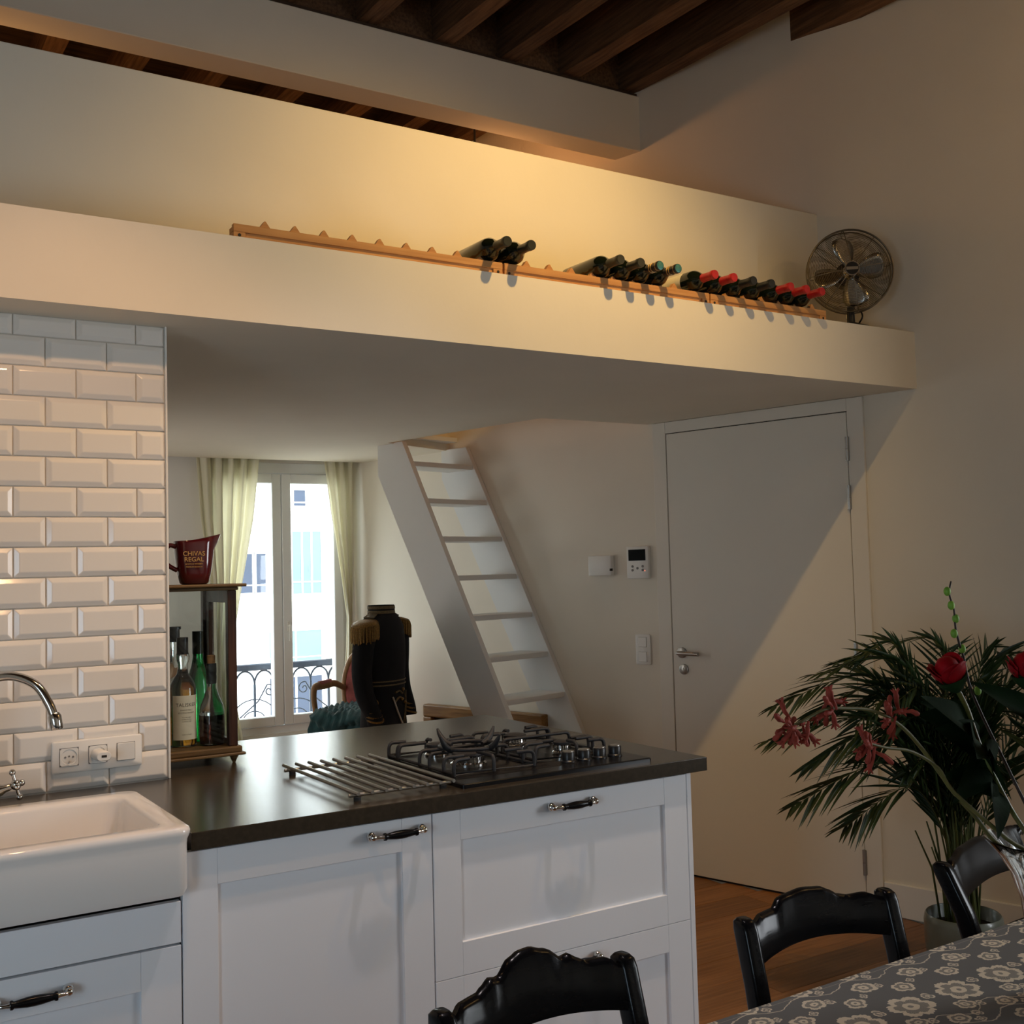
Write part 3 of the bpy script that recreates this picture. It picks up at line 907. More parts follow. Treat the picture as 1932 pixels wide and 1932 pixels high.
# socket strip on the tiles
so = thing('socket_panel', 'white triple wall plate with a socket, a charger and a blank switch', 'socket', (0.609, 3.056, 0.964))
def xz(pts, y):
    return [(p[0], y, p[1]) for p in pts]
m_ = MB()
m_.loft([xz(rrect(0, 0.041, 0.113, 0.041, 0.006, 0), 0.0), xz(rrect(0, 0.041, 0.113, 0.041, 0.006, 0), -0.007), xz(rrect(0, 0.041, 0.110, 0.038, 0.006, 0), -0.0095)])
m_.build('plate', WHITEPL, so, 40)
for k, xc in enumerate((-0.071, 0.0, 0.071)):
    MB().box((xc - 0.0237, -0.00965, 0.041 - 0.0237), (xc + 0.0237, -0.009, 0.041 + 0.0237)).build('gap', GREYPL, so)
    if k == 2:
        MB().box((xc - 0.0225, -0.0125, 0.041 - 0.0225), (xc + 0.0225, -0.009, 0.041 + 0.0225), 0.001).build('rocker', WHITEPL, so)
        continue
    m = MB()
    MT = Matrix.Translation((xc, -0.0095, 0.041)) @ RX
    sq = [(xc - 0.0225, -0.0115, 0.041 - 0.0225), (xc + 0.0225, -0.0115, 0.041 - 0.0225), (xc + 0.0225, -0.0115, 0.041 + 0.0225), (xc - 0.0225, -0.0115, 0.041 + 0.0225)]
    n = 32
    outer, inner, deep = [], [], []
    for i in range(n):
        a = 2 * pi * (i + 0.5) / n
        c_, s_ = cos(a), sin(a)
        q = 0.0225 / max(abs(c_), abs(s_))
        outer.append((xc + q * c_, -0.0115, 0.041 + q * s_))
        inner.append((xc + 0.0195 * c_, -0.0115, 0.041 + 0.0195 * s_))
        deep.append((xc + 0.0190 * c_, -0.0100, 0.041 + 0.0190 * s_))
    m.loft([outer, inner, deep], False, True)
    sck = m.build('socket_insert', WHITEPL, so, 30)
    if k == 0:
        pm = MB()
        for dx, dz in ((-0.0095, 0), (0.0095, 0)):
            pm.lathe([(0.0, 0.0011), (0.0026, 0.0011), (0.0026, 0)], 12, Matrix.Translation((xc + dx, -0.0098, 0.041 + dz)) @ RX, cap0=False)
        pm.lathe([(0.0, 0.0011), (0.0022, 0.0011), (0.0022, 0)], 12, Matrix.Translation((xc, -0.0098, 0.043)) @ RX, cap0=False)
        pm.build('pin_hole', GREYPL, sck)
        MB().tube([(xc, -0.010, 0.029), (xc, -0.016, 0.029)], 0.0022, 10).build('earth_pin', CHROME, sck)
ch = thing('phone_charger', 'white plug-in phone charger in the middle socket of the wall plate', 'charger', (0.609, 3.0455, 1.005))
MB().loft([xz(rrect(0, 0, 0.0175, 0.0135, 0.013, 0), 0.0), xz(rrect(0, 0, 0.0175, 0.0135, 0.013, 0), -0.022), xz(rrect(0.002, 0, 0.019, 0.013, 0.012, 0), -0.028), xz(rrect(0.004, 0, 0.018, 0.0115, 0.010, 0), -0.052), xz(rrect(0.004, 0, 0.0165, 0.010, 0.009, 0), -0.054)]).build('housing', WHITEPL, ch, 50)
MB().box((-0.002, -0.0545, -0.0025), (0.011, -0.0537, 0.0035)).build('usb_port', SLOT, ch)

# ------------------------------------------------------------------ gas hob
hb = thing('gas_hob', 'black enamelled gas hob with cast iron grates set in the worktop', 'hob', (1.345, 2.412, ZW))
MB().loft([rrect(0.30, 0.255, 0.300, 0.255, 0.008, 0.0), rrect(0.30, 0.255, 0.300, 0.255, 0.008, 0.009), rrect(0.30, 0.255, 0.297, 0.252, 0.007, 0.0115)]).build('plate', HOBGLASS, hb, 30)
MB().loft([rrect(0.215, 0.275, 0.20, 0.215, 0.02, 0.0115), rrect(0.215, 0.275, 0.198, 0.213, 0.02, 0.0125)]).build('burner_tray', HOBGLASS, hb, 30)
def burner(x, y, r):
    m = MB()
    m.lathe([(r * 1.15, 0.0), (r * 1.15, 0.006), (r, 0.010), (r, 0.024), (r * 0.96, 0.026)], 32)
    b = m.build('burner', CHROME, hb, 40)
    b.location = (x, y, 0.0125)
    t = MB()
    for i in range(24):
        a = 2 * pi * i / 24
        t.box((-0.0016, r - 0.001, 0.016), (0.0016, r + 0.0015, 0.026), mtx=Matrix.Rotation(a, 4, 'Z'))
    t.build('flame_port', CHROME, b, kind='stuff')
    MB().lathe([(r * 0.99, 0.026), (r * 1.04, 0.029), (r * 1.02, 0.034), (r * 0.6, 0.0375), (0.0, 0.038)], 32, cap1=False).build('burner_cap', BLACKMAT, b, 40)
burner(0.150, 0.235, 0.044)
burner(0.150, 0.420, 0.030)
burner(0.415, 0.420, 0.034)
burner(0.445, 0.215, 0.024)
def grate(x0, x1, y0, y1, cx, cy, name='grate'):
    """row of inverted L fingers rising at the rim and pointing to the burners"""
    m = MB()
    zt_ = 0.053
    r = 0.0052
    def bar(pts, rr=r):
        m.tube(pts, rr, 8)
    m.tube([(x0, y0, 0.018), (x1, y0, 0.018), (x1, y1, 0.018), (x0, y1, 0.018)], 0.0045, 8, closed=True)
    def finger(px, py, qx, qy, lift=0.0):
        dx, dy = qx - px, qy - py
        L_ = math.hypot(dx, dy)
        ux, uy = dx / L_, dy / L_
        bar(catmull([(px, py, 0.013), (px, py, 0.035), (px + ux * 0.003, py + uy * 0.003, zt_ - 0.006), (px + ux * 0.012, py + uy * 0.012, zt_), (px + ux * L_ * 0.6, py + uy * L_ * 0.6, zt_ + lift), (qx, qy, zt_ + lift)], 3))
    for (bx, by, ln) in cx:
        finger(x0, by, bx - ln, by)
        finger(x1, by, bx + ln, by)
        finger(bx, y0 if by < (y0 + y1) / 2 else y1, bx, by - ln if by < (y0 + y1) / 2 else by + ln)
    ym = (y0 + y1) / 2
    finger(x0, ym, x0 + 0.055, ym)
    finger(x1, ym, x1 - 0.055, ym)
    for xx, yy_ in ((x0, y0), (x1, y0), (x0, y1), (x1, y1)):
        finger(xx, yy_, xx + (0.05 if xx == x0 else -0.05), yy_ + (0.008 if yy_ == y0 else -0.008))
    for yy_ in (y0 + 0.055, y1 - 0.055):
        finger(x0, yy_, x0 + 0.06, yy_)
        finger(x1, yy_, x1 - 0.06, yy_)
    bar([(x0 + 0.03, ym, zt_), (x1 - 0.03, ym, zt_)], 0.0048)
    return m.build(name, BLACKMAT, hb, 50)
grate(0.030, 0.276, 0.100, 0.485, [(0.150, 0.235, 0.05), (0.150, 0.420, 0.035)], None)
grate(0.306, 0.540, 0.140, 0.485, [(0.445, 0.215, 0.03), (0.415, 0.420, 0.035)], None)
# wok ring with four flared prongs
m_ = MB()
m_.tube([(0.150 + 0.078 * cos(a), 0.235 + 0.078 * sin(a), 0.064) for a in [2 * pi * i / 32 for i in range(32)]], 0.0055, 8, closed=True)
for k in range(4):
    a = rad(20 + 90 * k)
    c_, s_ = cos(a), sin(a)
    m_.tube([(0.150 + r * c_, 0.235 + r * s_, z) for r, z in ((0.060, 0.060), (0.078, 0.064), (0.094, 0.074), (0.106, 0.090), (0.112, 0.102))], [0.006, 0.009, 0.0085, 0.006, 0.003], 8)
m_.build('wok_ring', BLACKMAT, hb, 50)
kn = MB()
kn.lathe([(0.021, 0.0), (0.021, 0.003), (0.0175, 0.006), (0.0185, 0.026), (0.017, 0.028)], 24)
knm = kn.mesh('knob', BLACKPL, 40)
capm = MB().lathe([(0.0165, 0.028), (0.0155, 0.0305), (0.0, 0.0305)], 24, cap1=False).mesh('knob_cap', STEEL, 40)
for k in range(4):
    kb = obj('knob', knm, hb, (0.383 + 0.053 * k, 0.093, 0.0115))
    obj('knob_cap', capm, kb)
# steel trivet rack of rods left of the hob
tv = thing('trivet_rack', 'low stainless steel rod rack lying on the worktop left of the hob', 'rack', (1.062, 2.42, ZW))
rodm = MB().tube([(0, 0.0, 0.022), (0, 0.50, 0.022)], 0.0045, 10).mesh('rod', STEEL, 50)
for k in range(8):
    obj('rod', rodm, tv, (0.006 + k * 0.0366, 0, 0), (0, 0, rad(0)))
for yy_ in (0.035, 0.465):
    MB().tube([(-0.004, yy_, 0.0135), (0.272, yy_, 0.0135)], 0.0045, 10).build('cross_bar', STEEL, tv, 50)
ftm = MB().lathe([(0.009, 0.0), (0.009, 0.009), (0.005, 0.010)], 14).mesh('foot', BLACKRUB, 40)
for fx in (0.018, 0.250):
    for fy in (0.035, 0.465):
        obj('foot', ftm, tv, (fx, fy, 0))

# ------------------------------------------------------------------ glass display case with bottles
vc = thing('display_case', 'small dark wooden display case with glass sides on the peninsula', 'display case', (0.868, 3.335, ZW))
m_ = MB()
m_.box((-0.178, -0.162, 0.022), (0.180, 0.150, 0.030), 0.002)
m_.box((-0.170, -0.154, 0.030), (0.172, 0.142, 0.048), 0.004, seg=2)
m_.build('base', BRASSWOOD, vc)
m_ = MB()
m_.box((-0.165, -0.148, 0.502), (0.167, 0.136, 0.512), 0.002)
m_.box((-0.185, -0.168, 0.512), (0.187, 0.156, 0.521), 0.003, seg=2)
m_.build('top', BRASSWOOD, vc)
for px_ in (-0.160, 0.136):
    for py_ in (-0.144, 0.106):
        MB().box((px_, py_, 0.048), (px_ + 0.026, py_ + 0.026, 0.502), 0.002).build('post', DARKWOOD, vc)
for px_ in (-0.157, 0.143):
    m_ = MB()
    m_.box((px_, -0.118, 0.465), (px_ + 0.016, 0.106, 0.502), 0.001)
    m_.box((px_, -0.118, 0.048), (px_ + 0.016, 0.106, 0.066), 0.001)
    m_.box((px_, -0.118, 0.066), (px_ + 0.016, -0.098, 0.465), 0.001)
    m_.box((px_, 0.072, 0.066), (px_ + 0.016, 0.106, 0.465), 0.001)
    sf = m_.build('side_frame', DARKWOOD, vc)
    MB().box((px_ + 0.006, -0.098, 0.066), (px_ + 0.009, 0.072, 0.465)).build('side_pane', GLASSW, sf)
MB().box((-0.134, -0.139, 0.048), (0.136, -0.136, 0.502)).build('front_pane', GLASSW, vc)
MB().box((-0.134, 0.128, 0.048), (0.136, 0.131, 0.502)).build('back_pane', GLASSW, vc)
for fx in (-0.155, 0.150):
    for fy in (-0.140, 0.118):
        MB().lathe([(0.004, 0.0), (0.006, 0.004), (0.013, 0.020), (0.014, 0.0225)], 16, Matrix.Translation((fx, fy, 0))).build('foot', BRASSWOOD, vc, 40)

# burgundy water jug on top
jg = thing('water_jug', 'burgundy ceramic pub jug with gold lettering and a pointed spout', 'jug', (0.934, 3.290, ZW + 0.5215))
jg.scale = (1.10, 1.05, 1.06)
def jring(z, w_, d_, spout=0.0, lift=0.0, n=40):
    pts = []
    for i in range(n):
        a = 2 * pi * i / n
        x, y = cos(a), sin(a)
        r = 1.0 / (abs(x) ** 3.2 + abs(y) ** 3.2) ** (1 / 3.2)
        px_, py_ = w_ * x * r, d_ * y * r
        k = max(0.0, cos(a)) ** 8
        pts.append((px_ + spout * k, py_ * (1 - 0.35 * k * (1 if spout > 0 else 0)), z + lift * max(0.0, (px_ / w_ + 1) / 2) ** 2 + lift * 0.4 * k))
    return pts
m_ = MB()
prof = [(0.0, 0.030, 0.026, 0, 0), (0.004, 0.036, 0.031, 0, 0), (0.03, 0.043, 0.035, 0, 0), (0.065, 0.048, 0.038, 0, 0), (0.095, 0.050, 0.039, 0.004, 0), (0.110, 0.051, 0.040, 0.012, 0.002), (0.120, 0.052, 0.040, 0.022, 0.014), (0.122, 0.051, 0.039, 0.022, 0.014)]
rg = [jring(*[p[0], p[1], p[2], p[3], p[4]]) for p in prof]
inn = [jring(0.120, 0.047, 0.036, 0.020, 0.014), jring(0.09, 0.046, 0.035, 0.003, 0), jring(0.02, 0.038, 0.030, 0, 0), jring(0.008, 0.03, 0.025, 0, 0)]
m_.loft(rg + inn).build('body', BURG, jg, 50)
MB().tube(catmull([(-0.048, 0, 0.106), (-0.066, 0, 0.110), (-0.078, 0, 0.090), (-0.074, 0, 0.060), (-0.045, 0, 0.040)], 6), 0.0065, 10).build('handle', BURG, jg, 60)
for txt, sz, zz, mt in (('CHIVAS', 0.0175, 0.080, GILT), ('REGAL', 0.0175, 0.064, GILT), ('SCOTCH WHISKY', 0.0058, 0.055, GILT), ('PREMIUM SCOTCH', 0.0052, 0.047, GILT)):
    me = text_mesh(txt, sz, mt, 0.0008)
    obj('lettering', me, jg, (-0.010, -0.0402 + (0.08 - zz) * 0.02, zz), (rad(90 - 3), 0, 0))

# whisky and spirit bottles in the case
zb_ = ZW + 0.0485
wk = thing('whisky_bottle', 'amber whisky bottle with a cream label and black cap, front left in the case', 'bottle', (0.897, 3.288, zb_))
pr = [(0.030, 0.0), (0.0375, 0.003), (0.0385, 0.010), (0.0385, 0.165), (0.036, 0.180), (0.027, 0.198), (0.0165, 0.212), (0.0145, 0.225), (0.0150, 0.240), (0.0195, 0.252), (0.0205, 0.262), (0.0165, 0.274), (0.0140, 0.280)]
MB().lathe(pr, 32).build('glass', GLASS, wk, 60)
MB().lathe([(0.0, 0.006), (0.0350, 0.006), (0.0362, 0.012), (0.0362, 0.164), (0.034, 0.177), (0.025, 0.195), (0.0145, 0.210), (0.0125, 0.225), (0.0, 0.225)], 32, cap0=False, cap1=False).build('whisky', AMBER, wk, 60)
MB().lathe([(0.0155, 0.268), (0.0168, 0.270), (0.0168, 0.316), (0.016, 0.318), (0.0, 0.318)], 24, cap1=False).build('cap', BLACKPL, wk, 40)
m_ = MB()
aa = [rad(-90 - 62 + 124 * i / 20) for i in range(21)]
m_.loft([[(0.0392 * cos(a), 0.0392 * sin(a), 0.022) for a in aa], [(0.0392 * cos(a), 0.0392 * sin(a), 0.150) for a in aa]], False, False, closed=False)
lb = m_.build('label', PAPER, wk, 60)
for txt, sz, zz in (('TALISKER', 0.0150, 0.118), ('SINGLE MALT', 0.0062, 0.106), ('SCOTCH WHISKY', 0.0062, 0.098), ('From the oldest', 0.0042, 0.086), ('distillery on Skye', 0.0042, 0.080), ('established 1830', 0.0042, 0.074), ('AGED 10 YEARS', 0.0042, 0.036)):
    me = text_mesh(txt, sz, INK, 0.0001)
    for v in me.vertices:                                # wrap the print round the bottle
        x, y, z = v.co
        a = -pi / 2 + x / 0.0394
        v.co = (0.0394 * cos(a), 0.0394 * sin(a), zz + y)
    obj('lettering', me, lb)
ta_ = thing('clear_bottle', 'tall clear glass bottle with a black cap behind the whisky bottle', 'bottle', (0.902, 3.395, zb_))
MB().lathe([(0.030, 0.0), (0.034, 0.004), (0.034, 0.17), (0.030, 0.20), (0.0155, 0.232), (0.0145, 0.305), (0.016, 0.312)], 28).build('glass', GLASS, ta_, 60)
MB().lathe([(0.0155, 0.300), (0.0165, 0.302), (0.0165, 0.336), (0.020, 0.338), (0.020, 0.346), (0.0, 0.346)], 24, cap1=False).build('cap', BLACKPL, ta_, 40)
gr = thing('green_bottle', 'green glass spirit bottle with a dark neck, behind the squat bottle', 'bottle', (0.964, 3.364, zb_))
MB().lathe([(0.028, 0.0), (0.034, 0.004), (0.035, 0.15), (0.031, 0.19), (0.020, 0.225), (0.0155, 0.250), (0.0145, 0.300)], 28).build('glass', GREENGL, gr, 60)
MB().lathe([(0.0160, 0.262), (0.0162, 0.330), (0.0, 0.331)], 20, cap1=False).build('foil', CAPBLK, gr, 40)
sq_ = thing('squat_bottle', 'squat glass liqueur bottle with a cork and dark neck band, right in the case', 'bottle', (0.974, 3.262, zb_))
sq_.scale = (0.86, 0.86, 1.0)
MB().lathe([(0.030, 0.0), (0.040, 0.004), (0.0425, 0.03), (0.0430, 0.09), (0.038, 0.115), (0.026, 0.140), (0.0165, 0.165), (0.0150, 0.190), (0.0150, 0.232)], 32).build('glass', GLASS, sq_, 60)
MB().lathe([(0.0, 0.004), (0.036, 0.006), (0.0400, 0.03), (0.0405, 0.088), (0.0, 0.088)], 32, cap0=False, cap1=False).build('liqueur', BROWNLQ, sq_, 60)
MB().lathe([(0.0158, 0.178), (0.0175, 0.180), (0.0182, 0.200), (0.0172, 0.206), (0.0182, 0.212), (0.0176, 0.238), (0.0, 0.239)], 24, cap1=False).build('neck_band', CAPGRY, sq_, 40)
MB().lathe([(0.0135, 0.238), (0.0145, 0.262), (0.0, 0.263)], 20, cap1=False).build('cork', CORK, sq_, 40)
sm = thing('small_bottle', 'small clear bottle with a dark stopper half hidden by the tiled wall', 'bottle', (0.800, 3.345, zb_))
MB().lathe([(0.026, 0.0), (0.030, 0.004), (0.030, 0.13), (0.024, 0.155), (0.013, 0.185), (0.012, 0.225)], 24).build('glass', GLASS, sm, 60)
MB().lathe([(0.013, 0.215), (0.0145, 0.217), (0.0145, 0.245), (0.0, 0.246)], 20, cap1=False).build('cap', BLACKPL, sm, 40)

# ------------------------------------------------------------------ loft ledge: racks, wine, fan
LZ = 2.389
def rack(x0, length, nslot, pitch, label):
    t = thing('wine_rack', label, 'wine rack', (x0, 2.918, LZ), group='wooden wine racks on the ledge')
    for y0 in (0.0, 0.175):
        m = MB()
        m.box((0, y0, 0.019), (length, y0 + 0.016, 0.041), 0.0012)
        m.box((0.034, y0 + 0.006, 0.002), (length - 0.034, y0 + 0.016, 0.019))
        m.build('rail', PINE, t)
    for xx in (0.0, length - 0.034):
        m = MB().box((xx, 0.0005, 0.0), (xx + 0.034, 0.198, 0.0192), 0.001)
        e = m.build('end_block', PINE, t)
        MB().lathe([(0.0, 0.0012), (0.0045, 0.0012), (0.0045, 0.0)], 14, Matrix.Translation((xx + 0.017, 0.0005, 0.010)) @ RX, cap0=False).build('screw_hole', SLOT, e)
    tooth = MB().prism([(-0.024, 0.0), (0.024, 0.0), (0.002, 0.031), (-0.002, 0.031)], 0.0, 0.018, axis=1).mesh('tooth', PINE)
    for k in range(nslot - 1):
        xk = 0.0975 + pitch * k
        if xk < length - 0.03:
            for y0 in (0.020, 0.192):
                obj('tooth', tooth, t, (xk, y0, 0.034))
    m = MB()
    for y0 in (0.016, 0.188):
        m.box((0.0, y0, 0.019), (length, y0 + 0.022, 0.0345), 0.001)
    m.build('tooth_bar', PINE, t)
    return t
rack(0.947, 0.868, 10, 0.0885, 'pine wine rack at the left end of the ledge, almost empty')
rack(1.822, 0.862, 10, 0.0885, 'pine wine rack in the middle of the ledge, half full of bottles')
rack(2.691, 0.594, 7, 0.0885, 'pine wine rack at the right end of the ledge beside the fan, full')

bodym = MB().lathe([(0.028, 0.004), (0.034, 0.0), (0.0372, 0.005), (0.0375, 0.185), (0.0355, 0.200), (0.026, 0.218), (0.0165, 0.232), (0.0145, 0.245), (0.0140, 0.296), (0.0, 0.297)], 28, cap1=False).mesh('bottle_glass', WINEGL, 50)
def cap_mesh(mt, mt2=None):
    m = MB()
    m.lathe([(0.0160, 0.232), (0.0158, 0.240), (0.0150, 0.248), (0.0150, 0.280), (0.0163, 0.283), (0.0163, 0.297), (0.0150, 0.300), (0.0, 0.300)], 24, cap0=True, cap1=False)
    return m.mesh('foil_capsule', mt, 45)
ringm = MB()
for z in (0.252, 0.262, 0.286):
    ringm.lathe([(0.0152, z), (0.0167, z + 0.001), (0.0167, z + 0.004), (0.0152, z + 0.005)], 24)
ringm = ringm.mesh('capsule_band', GOLDRING, 45)
topm = MB().lathe([(0.0145, 0.3002), (0.0130, 0.3008), (0.0, 0.3008)], 24, cap1=False).mesh('capsule_top', TEALTOP, 45)
CM = {'b': cap_mesh(CAPBLK), 'r': cap_mesh(CAPRED), 'g': cap_mesh(CAPGRY)}
aa = [rad(-125 + 250 * i / 24 + 90) for i in range(25)]
labm = MB().loft([[(0.0379 * cos(a), 0.0379 * sin(a), 0.055) for a in aa], [(0.0379 * cos(a), 0.0379 * sin(a), 0.155) for a in aa]], False, False, closed=False).mesh('label', PAPER, 60)
wines = [
    (1.775, 'b', 'dark wine bottle, left one of the pair where two racks meet'),
    (1.864, 'b', 'dark wine bottle, right one of the pair where two racks meet'),
    (2.213, 'b', 'wine bottle with plain olive capsule, first of four in the middle rack'),
    (2.298, 'b', 'wine bottle with plain olive capsule, second of four in the middle rack'),
    (2.379, 's', 'wine bottle with gold banded neck and teal top, beside the olive ones'),
    (2.458, 's', 'wine bottle with gold banded neck and teal top, last in the group of four'),
    (2.626, 'r', 'red capsuled wine bottle showing its pale label, leftmost of the red ones'),
    (2.716, 'r', 'red capsuled wine bottle just left of the two charcoal ones'),
    (2.810, 'g', 'charcoal capsuled wine bottle, left of the two'),
    (2.900, 'g', 'charcoal capsuled wine bottle, right of the two'),
    (2.997, 'r', 'red capsuled wine bottle just right of the charcoal ones'),
    (3.079, 'r', 'red capsuled wine bottle, second from the fan'),
    (3.160, 'r', 'red capsuled wine bottle nearest the fan, overlapping its cage')]
for i, (x0, k, lab) in enumerate(wines):
    t = thing('wine_bottle', lab, 'bottle', (x0, 3.120, LZ + 0.0845), (rad(91.0), 0, 0), 'wine bottles lying on the ledge racks')
    obj('bottle_glass', bodym, t)
    obj('foil_capsule', CM['g' if k == 's' else k], t)
    if k == 's':
        obj('capsule_band', ringm, t)
        obj('capsule_top', topm, t)
    if i == 6:
        obj('label', labm, t, (0, 0, 0), (0, 0, rad(60)))

# desk fan in the corner of the ledge
fa = thing('desk_fan', 'round metal desk fan with a wire cage in the corner of the ledge', 'fan', (3.535, 3.012, LZ), (0, 0, rad(-38)))
m_ = MB()
m_.lathe([(0.078, 0.0), (0.080, 0.006), (0.074, 0.014), (0.040, 0.028), (0.016, 0.038), (0.014, 0.10)], 32)
m_.build('base', BLACKPL, fa, 40)
FZ = 0.245
MB().tube([(0, 0.035, 0.06), (0, 0.035, FZ - 0.03)], 0.014, 14).build('stem', CHROME, fa, 40)
MB().tube(catmull([(0.03, 0.02, 0.03), (0.046, 0.0, 0.06), (0.04, 0.02, 0.09), (0.02, 0.035, 0.09)], 5), 0.0035, 8).build('cable', BLACKPL, fa, 40)
FR = Matrix.Translation((0, 0, FZ)) @ RX                  # local z -> -y (towards the viewer)
MB().lathe([(0.020, -0.13), (0.042, -0.12), (0.050, -0.09), (0.050, -0.035), (0.035, -0.022), (0.012, -0.018)], 28, FR).build('motor', BLACKPL, fa, 40)
R_ = 0.168
fw = MB()
bk = MB()
for k in range(23):
    r = 0.036 + (R_ - 0.036) * k / 22
    zf = 0.062 - 0.030 * (r / R_) ** 3
    zb2 = -0.035 + 0.022 * (r / R_) ** 3
    for mm, zz in ((fw, zf), (bk, zb2)):
        mm.tube([FR @ Vector((r * cos(2 * pi * i / 40), r * sin(2 * pi * i / 40), zz)) for i in range(40)], 0.0009, 4, closed=True)
fw.build('front_grille', CAGE, fa, 60, kind='stuff')
bk.build('rear_grille', CAGE, fa, 60, kind='stuff')
MB().tube([FR @ Vector((R_ * cos(2 * pi * i / 56), R_ * sin(2 * pi * i / 56), 0.030)) for i in range(56)], 0.0035, 8, closed=True).build('front_ring', CAGE, fa, 60)
MB().tube([FR @ Vector((R_ * cos(2 * pi * i / 56), R_ * sin(2 * pi * i / 56), -0.012)) for i in range(56)], 0.0030, 8, closed=True).build('rear_ring', CAGE, fa, 60)
for k in range(8):
    a = 2 * pi * (k + 0.18) / 8
    c_, s_ = cos(a), sin(a)
    MB().tube([FR @ Vector((r * c_, r * s_, z)) for r, z in ((0.030, 0.0625), (0.08, 0.0605), (0.13, 0.050), (R_, 0.032), (R_ + 0.001, 0.010), (R_, -0.013), (0.12, -0.028), (0.045, -0.036))], 0.0017, 6).build('spoke', CAGE, fa, 60)
m_ = MB()
oc = [(0.031 * cos(rad(22.5 + 45 * i)), 0.031 * sin(rad(22.5 + 45 * i))) for i in range(8)]
m_.loft([[FR @ Vector((x, y, 0.060)) for x, y in oc], [FR @ Vector((x, y, 0.067)) for x, y in oc]])
bd = m_.build('badge', BLADE, fa)
MB().lathe([(0.0255, 0.067), (0.0255, 0.0685), (0.0, 0.0685)], 28, FR, cap1=False).build('badge_disc', BLACKPL, bd)
MB().box((-0.023, -0.0690, FZ - 0.006), (0.023, -0.0685, FZ + 0.006)).build('badge_band', STEEL, bd)
MB().lathe([(0.026, -0.012), (0.028, -0.008), (0.028, 0.022), (0.018, 0.034), (0.0, 0.036)], 24, FR, cap1=False).build('hub', CHROME, fa, 40)
bl = MB()
n = 10
rings = []
for i in range(n + 1):
    t = i / n
    r = 0.022 + 0.122 * t
    half = 0.012 + 0.034 * sin(min(1, t * 1.15) * pi * 0.62)
    if t > 0.8:
        half *= math.sqrt(max(0.02, 1 - ((t - 0.8) / 0.2) ** 2))
    row_ = []
    for s in (-1, -0.5, 0, 0.5, 1):
        row_.append(Vector((r, s * half + 0.010 * t, 0.004 + s * half * 0.55 + 0.003 * (1 - s * s))))
    rings.append(row_)
for k in range(4):
    Rm = FR @ Matrix.Rotation(rad(8 + 90 * k), 4, 'Z')
    b = MB().loft([[Rm @ p for p in rr] for rr in rings], False, False, closed=False).build('blade', BLADE, fa, 60)
    b.modifiers.new('thickness', 'SOLIDIFY').thickness = 0.0014

# clip lamp up in the loft, hidden behind the parapet from the kitchen
cl = thing('clip_lamp', 'small spotlight hanging from a joist in the loft', 'lamp', (2.80, 4.69, 3.44))
MB().tube([(0, 0.05, 0.0), (0, 0.05, 0.40)], 0.006, 8).build('stem', BLACKPL, cl, 40)
MB().lathe([(0.012, -0.02), (0.022, -0.015), (0.030, 0.02), (0.034, 0.05)], 20, Matrix.Translation((0, 0.05, 0.0)) @ Matrix.Rotation(rad(90), 4, 'X'), cap1=False).build('shade', BLACKPL, cl, 40)

# ------------------------------------------------------------------ back room: jacket on a form, armchair, throw
jk = thing('dress_jacket', 'black military dress jacket with gold epaulettes on a headless display form', 'jacket', (2.315, 4.93, 0.2), (0, 0, rad(36)))
def ell(cx, cy, a, b, z, n=28, p=2.2):
    out = []
    for i in range(n):
        t = 2 * pi * i / n
        c_, s_ = cos(t), sin(t)
        r = 1.0 / (abs(c_) ** p + abs(s_) ** p) ** (1 / p)
        out.append((cx + a * c_ * r, cy + b * s_ * r, z))
    return out
m_ = MB()
m_.loft([ell(0, 0.00, 0.140, 0.110, 0.44), ell(0, 0.0, 0.136, 0.106, 0.50), ell(0, 0.0, 0.128, 0.096, 0.60), ell(0, 0.0, 0.128, 0.093, 0.66), ell(0, 0.005, 0.138, 0.100, 0.74),
         ell(0, 0.01, 0.152, 0.108, 0.84), ell(0, 0.01, 0.160, 0.104, 0.93), ell(0, 0.005, 0.158, 0.090, 1.00), ell(0, 0.0, 0.128, 0.074, 1.035), ell(0, 0.0, 0.095, 0.066, 1.055), ell(0, 0.0, 0.066, 0.060, 1.065)])
m_.build('torso', NAVY, jk, 70)
def sleeve(s):
    pts = [(s * 0.135, 0.0, 0.995), (s * 0.168, 0.0, 0.955), (s * 0.183, 0.004, 0.88), (s * 0.188, 0.008, 0.78), (s * 0.186, -0.004, 0.69), (s * 0.182, -0.022, 0.64), (s * 0.174, -0.044, 0.585), (s * 0.172, -0.050, 0.55)]
    return MB().tube(catmull(pts, 4), [0.055 - 0.018 * (i / 28) ** 1.2 if i > 3 else 0.048 + 0.002 * i for i in range(29)], 18)
for s in (-1, 1):
    slv = sleeve(s).build('sleeve', NAVY, jk, 70)
    for k in range(3):
        t = 0.572 + k * 0.020
        cx = s * (0.1715 + k * 0.0022)
        MB().lathe([(0.0405, -0.004), (0.0425, -0.004), (0.0425, 0.004), (0.0405, 0.004)], 22, Matrix.Translation((cx, -0.0495 + k * 0.0065, t)) @ Matrix.Rotation(rad(15), 4, 'X') @ Matrix.Rotation(rad(s * 9), 4, 'Y')).build('cuff_braid', GOLD, slv, 60)
    MB().tube([(cx + 0.041, -0.035 + 0.012 * cos(a), 0.645 + 0.012 * sin(a)) for a in [2 * pi * i / 14 for i in range(14)]], 0.003, 6, closed=True).build('cuff_loop', GOLD, slv, 60)
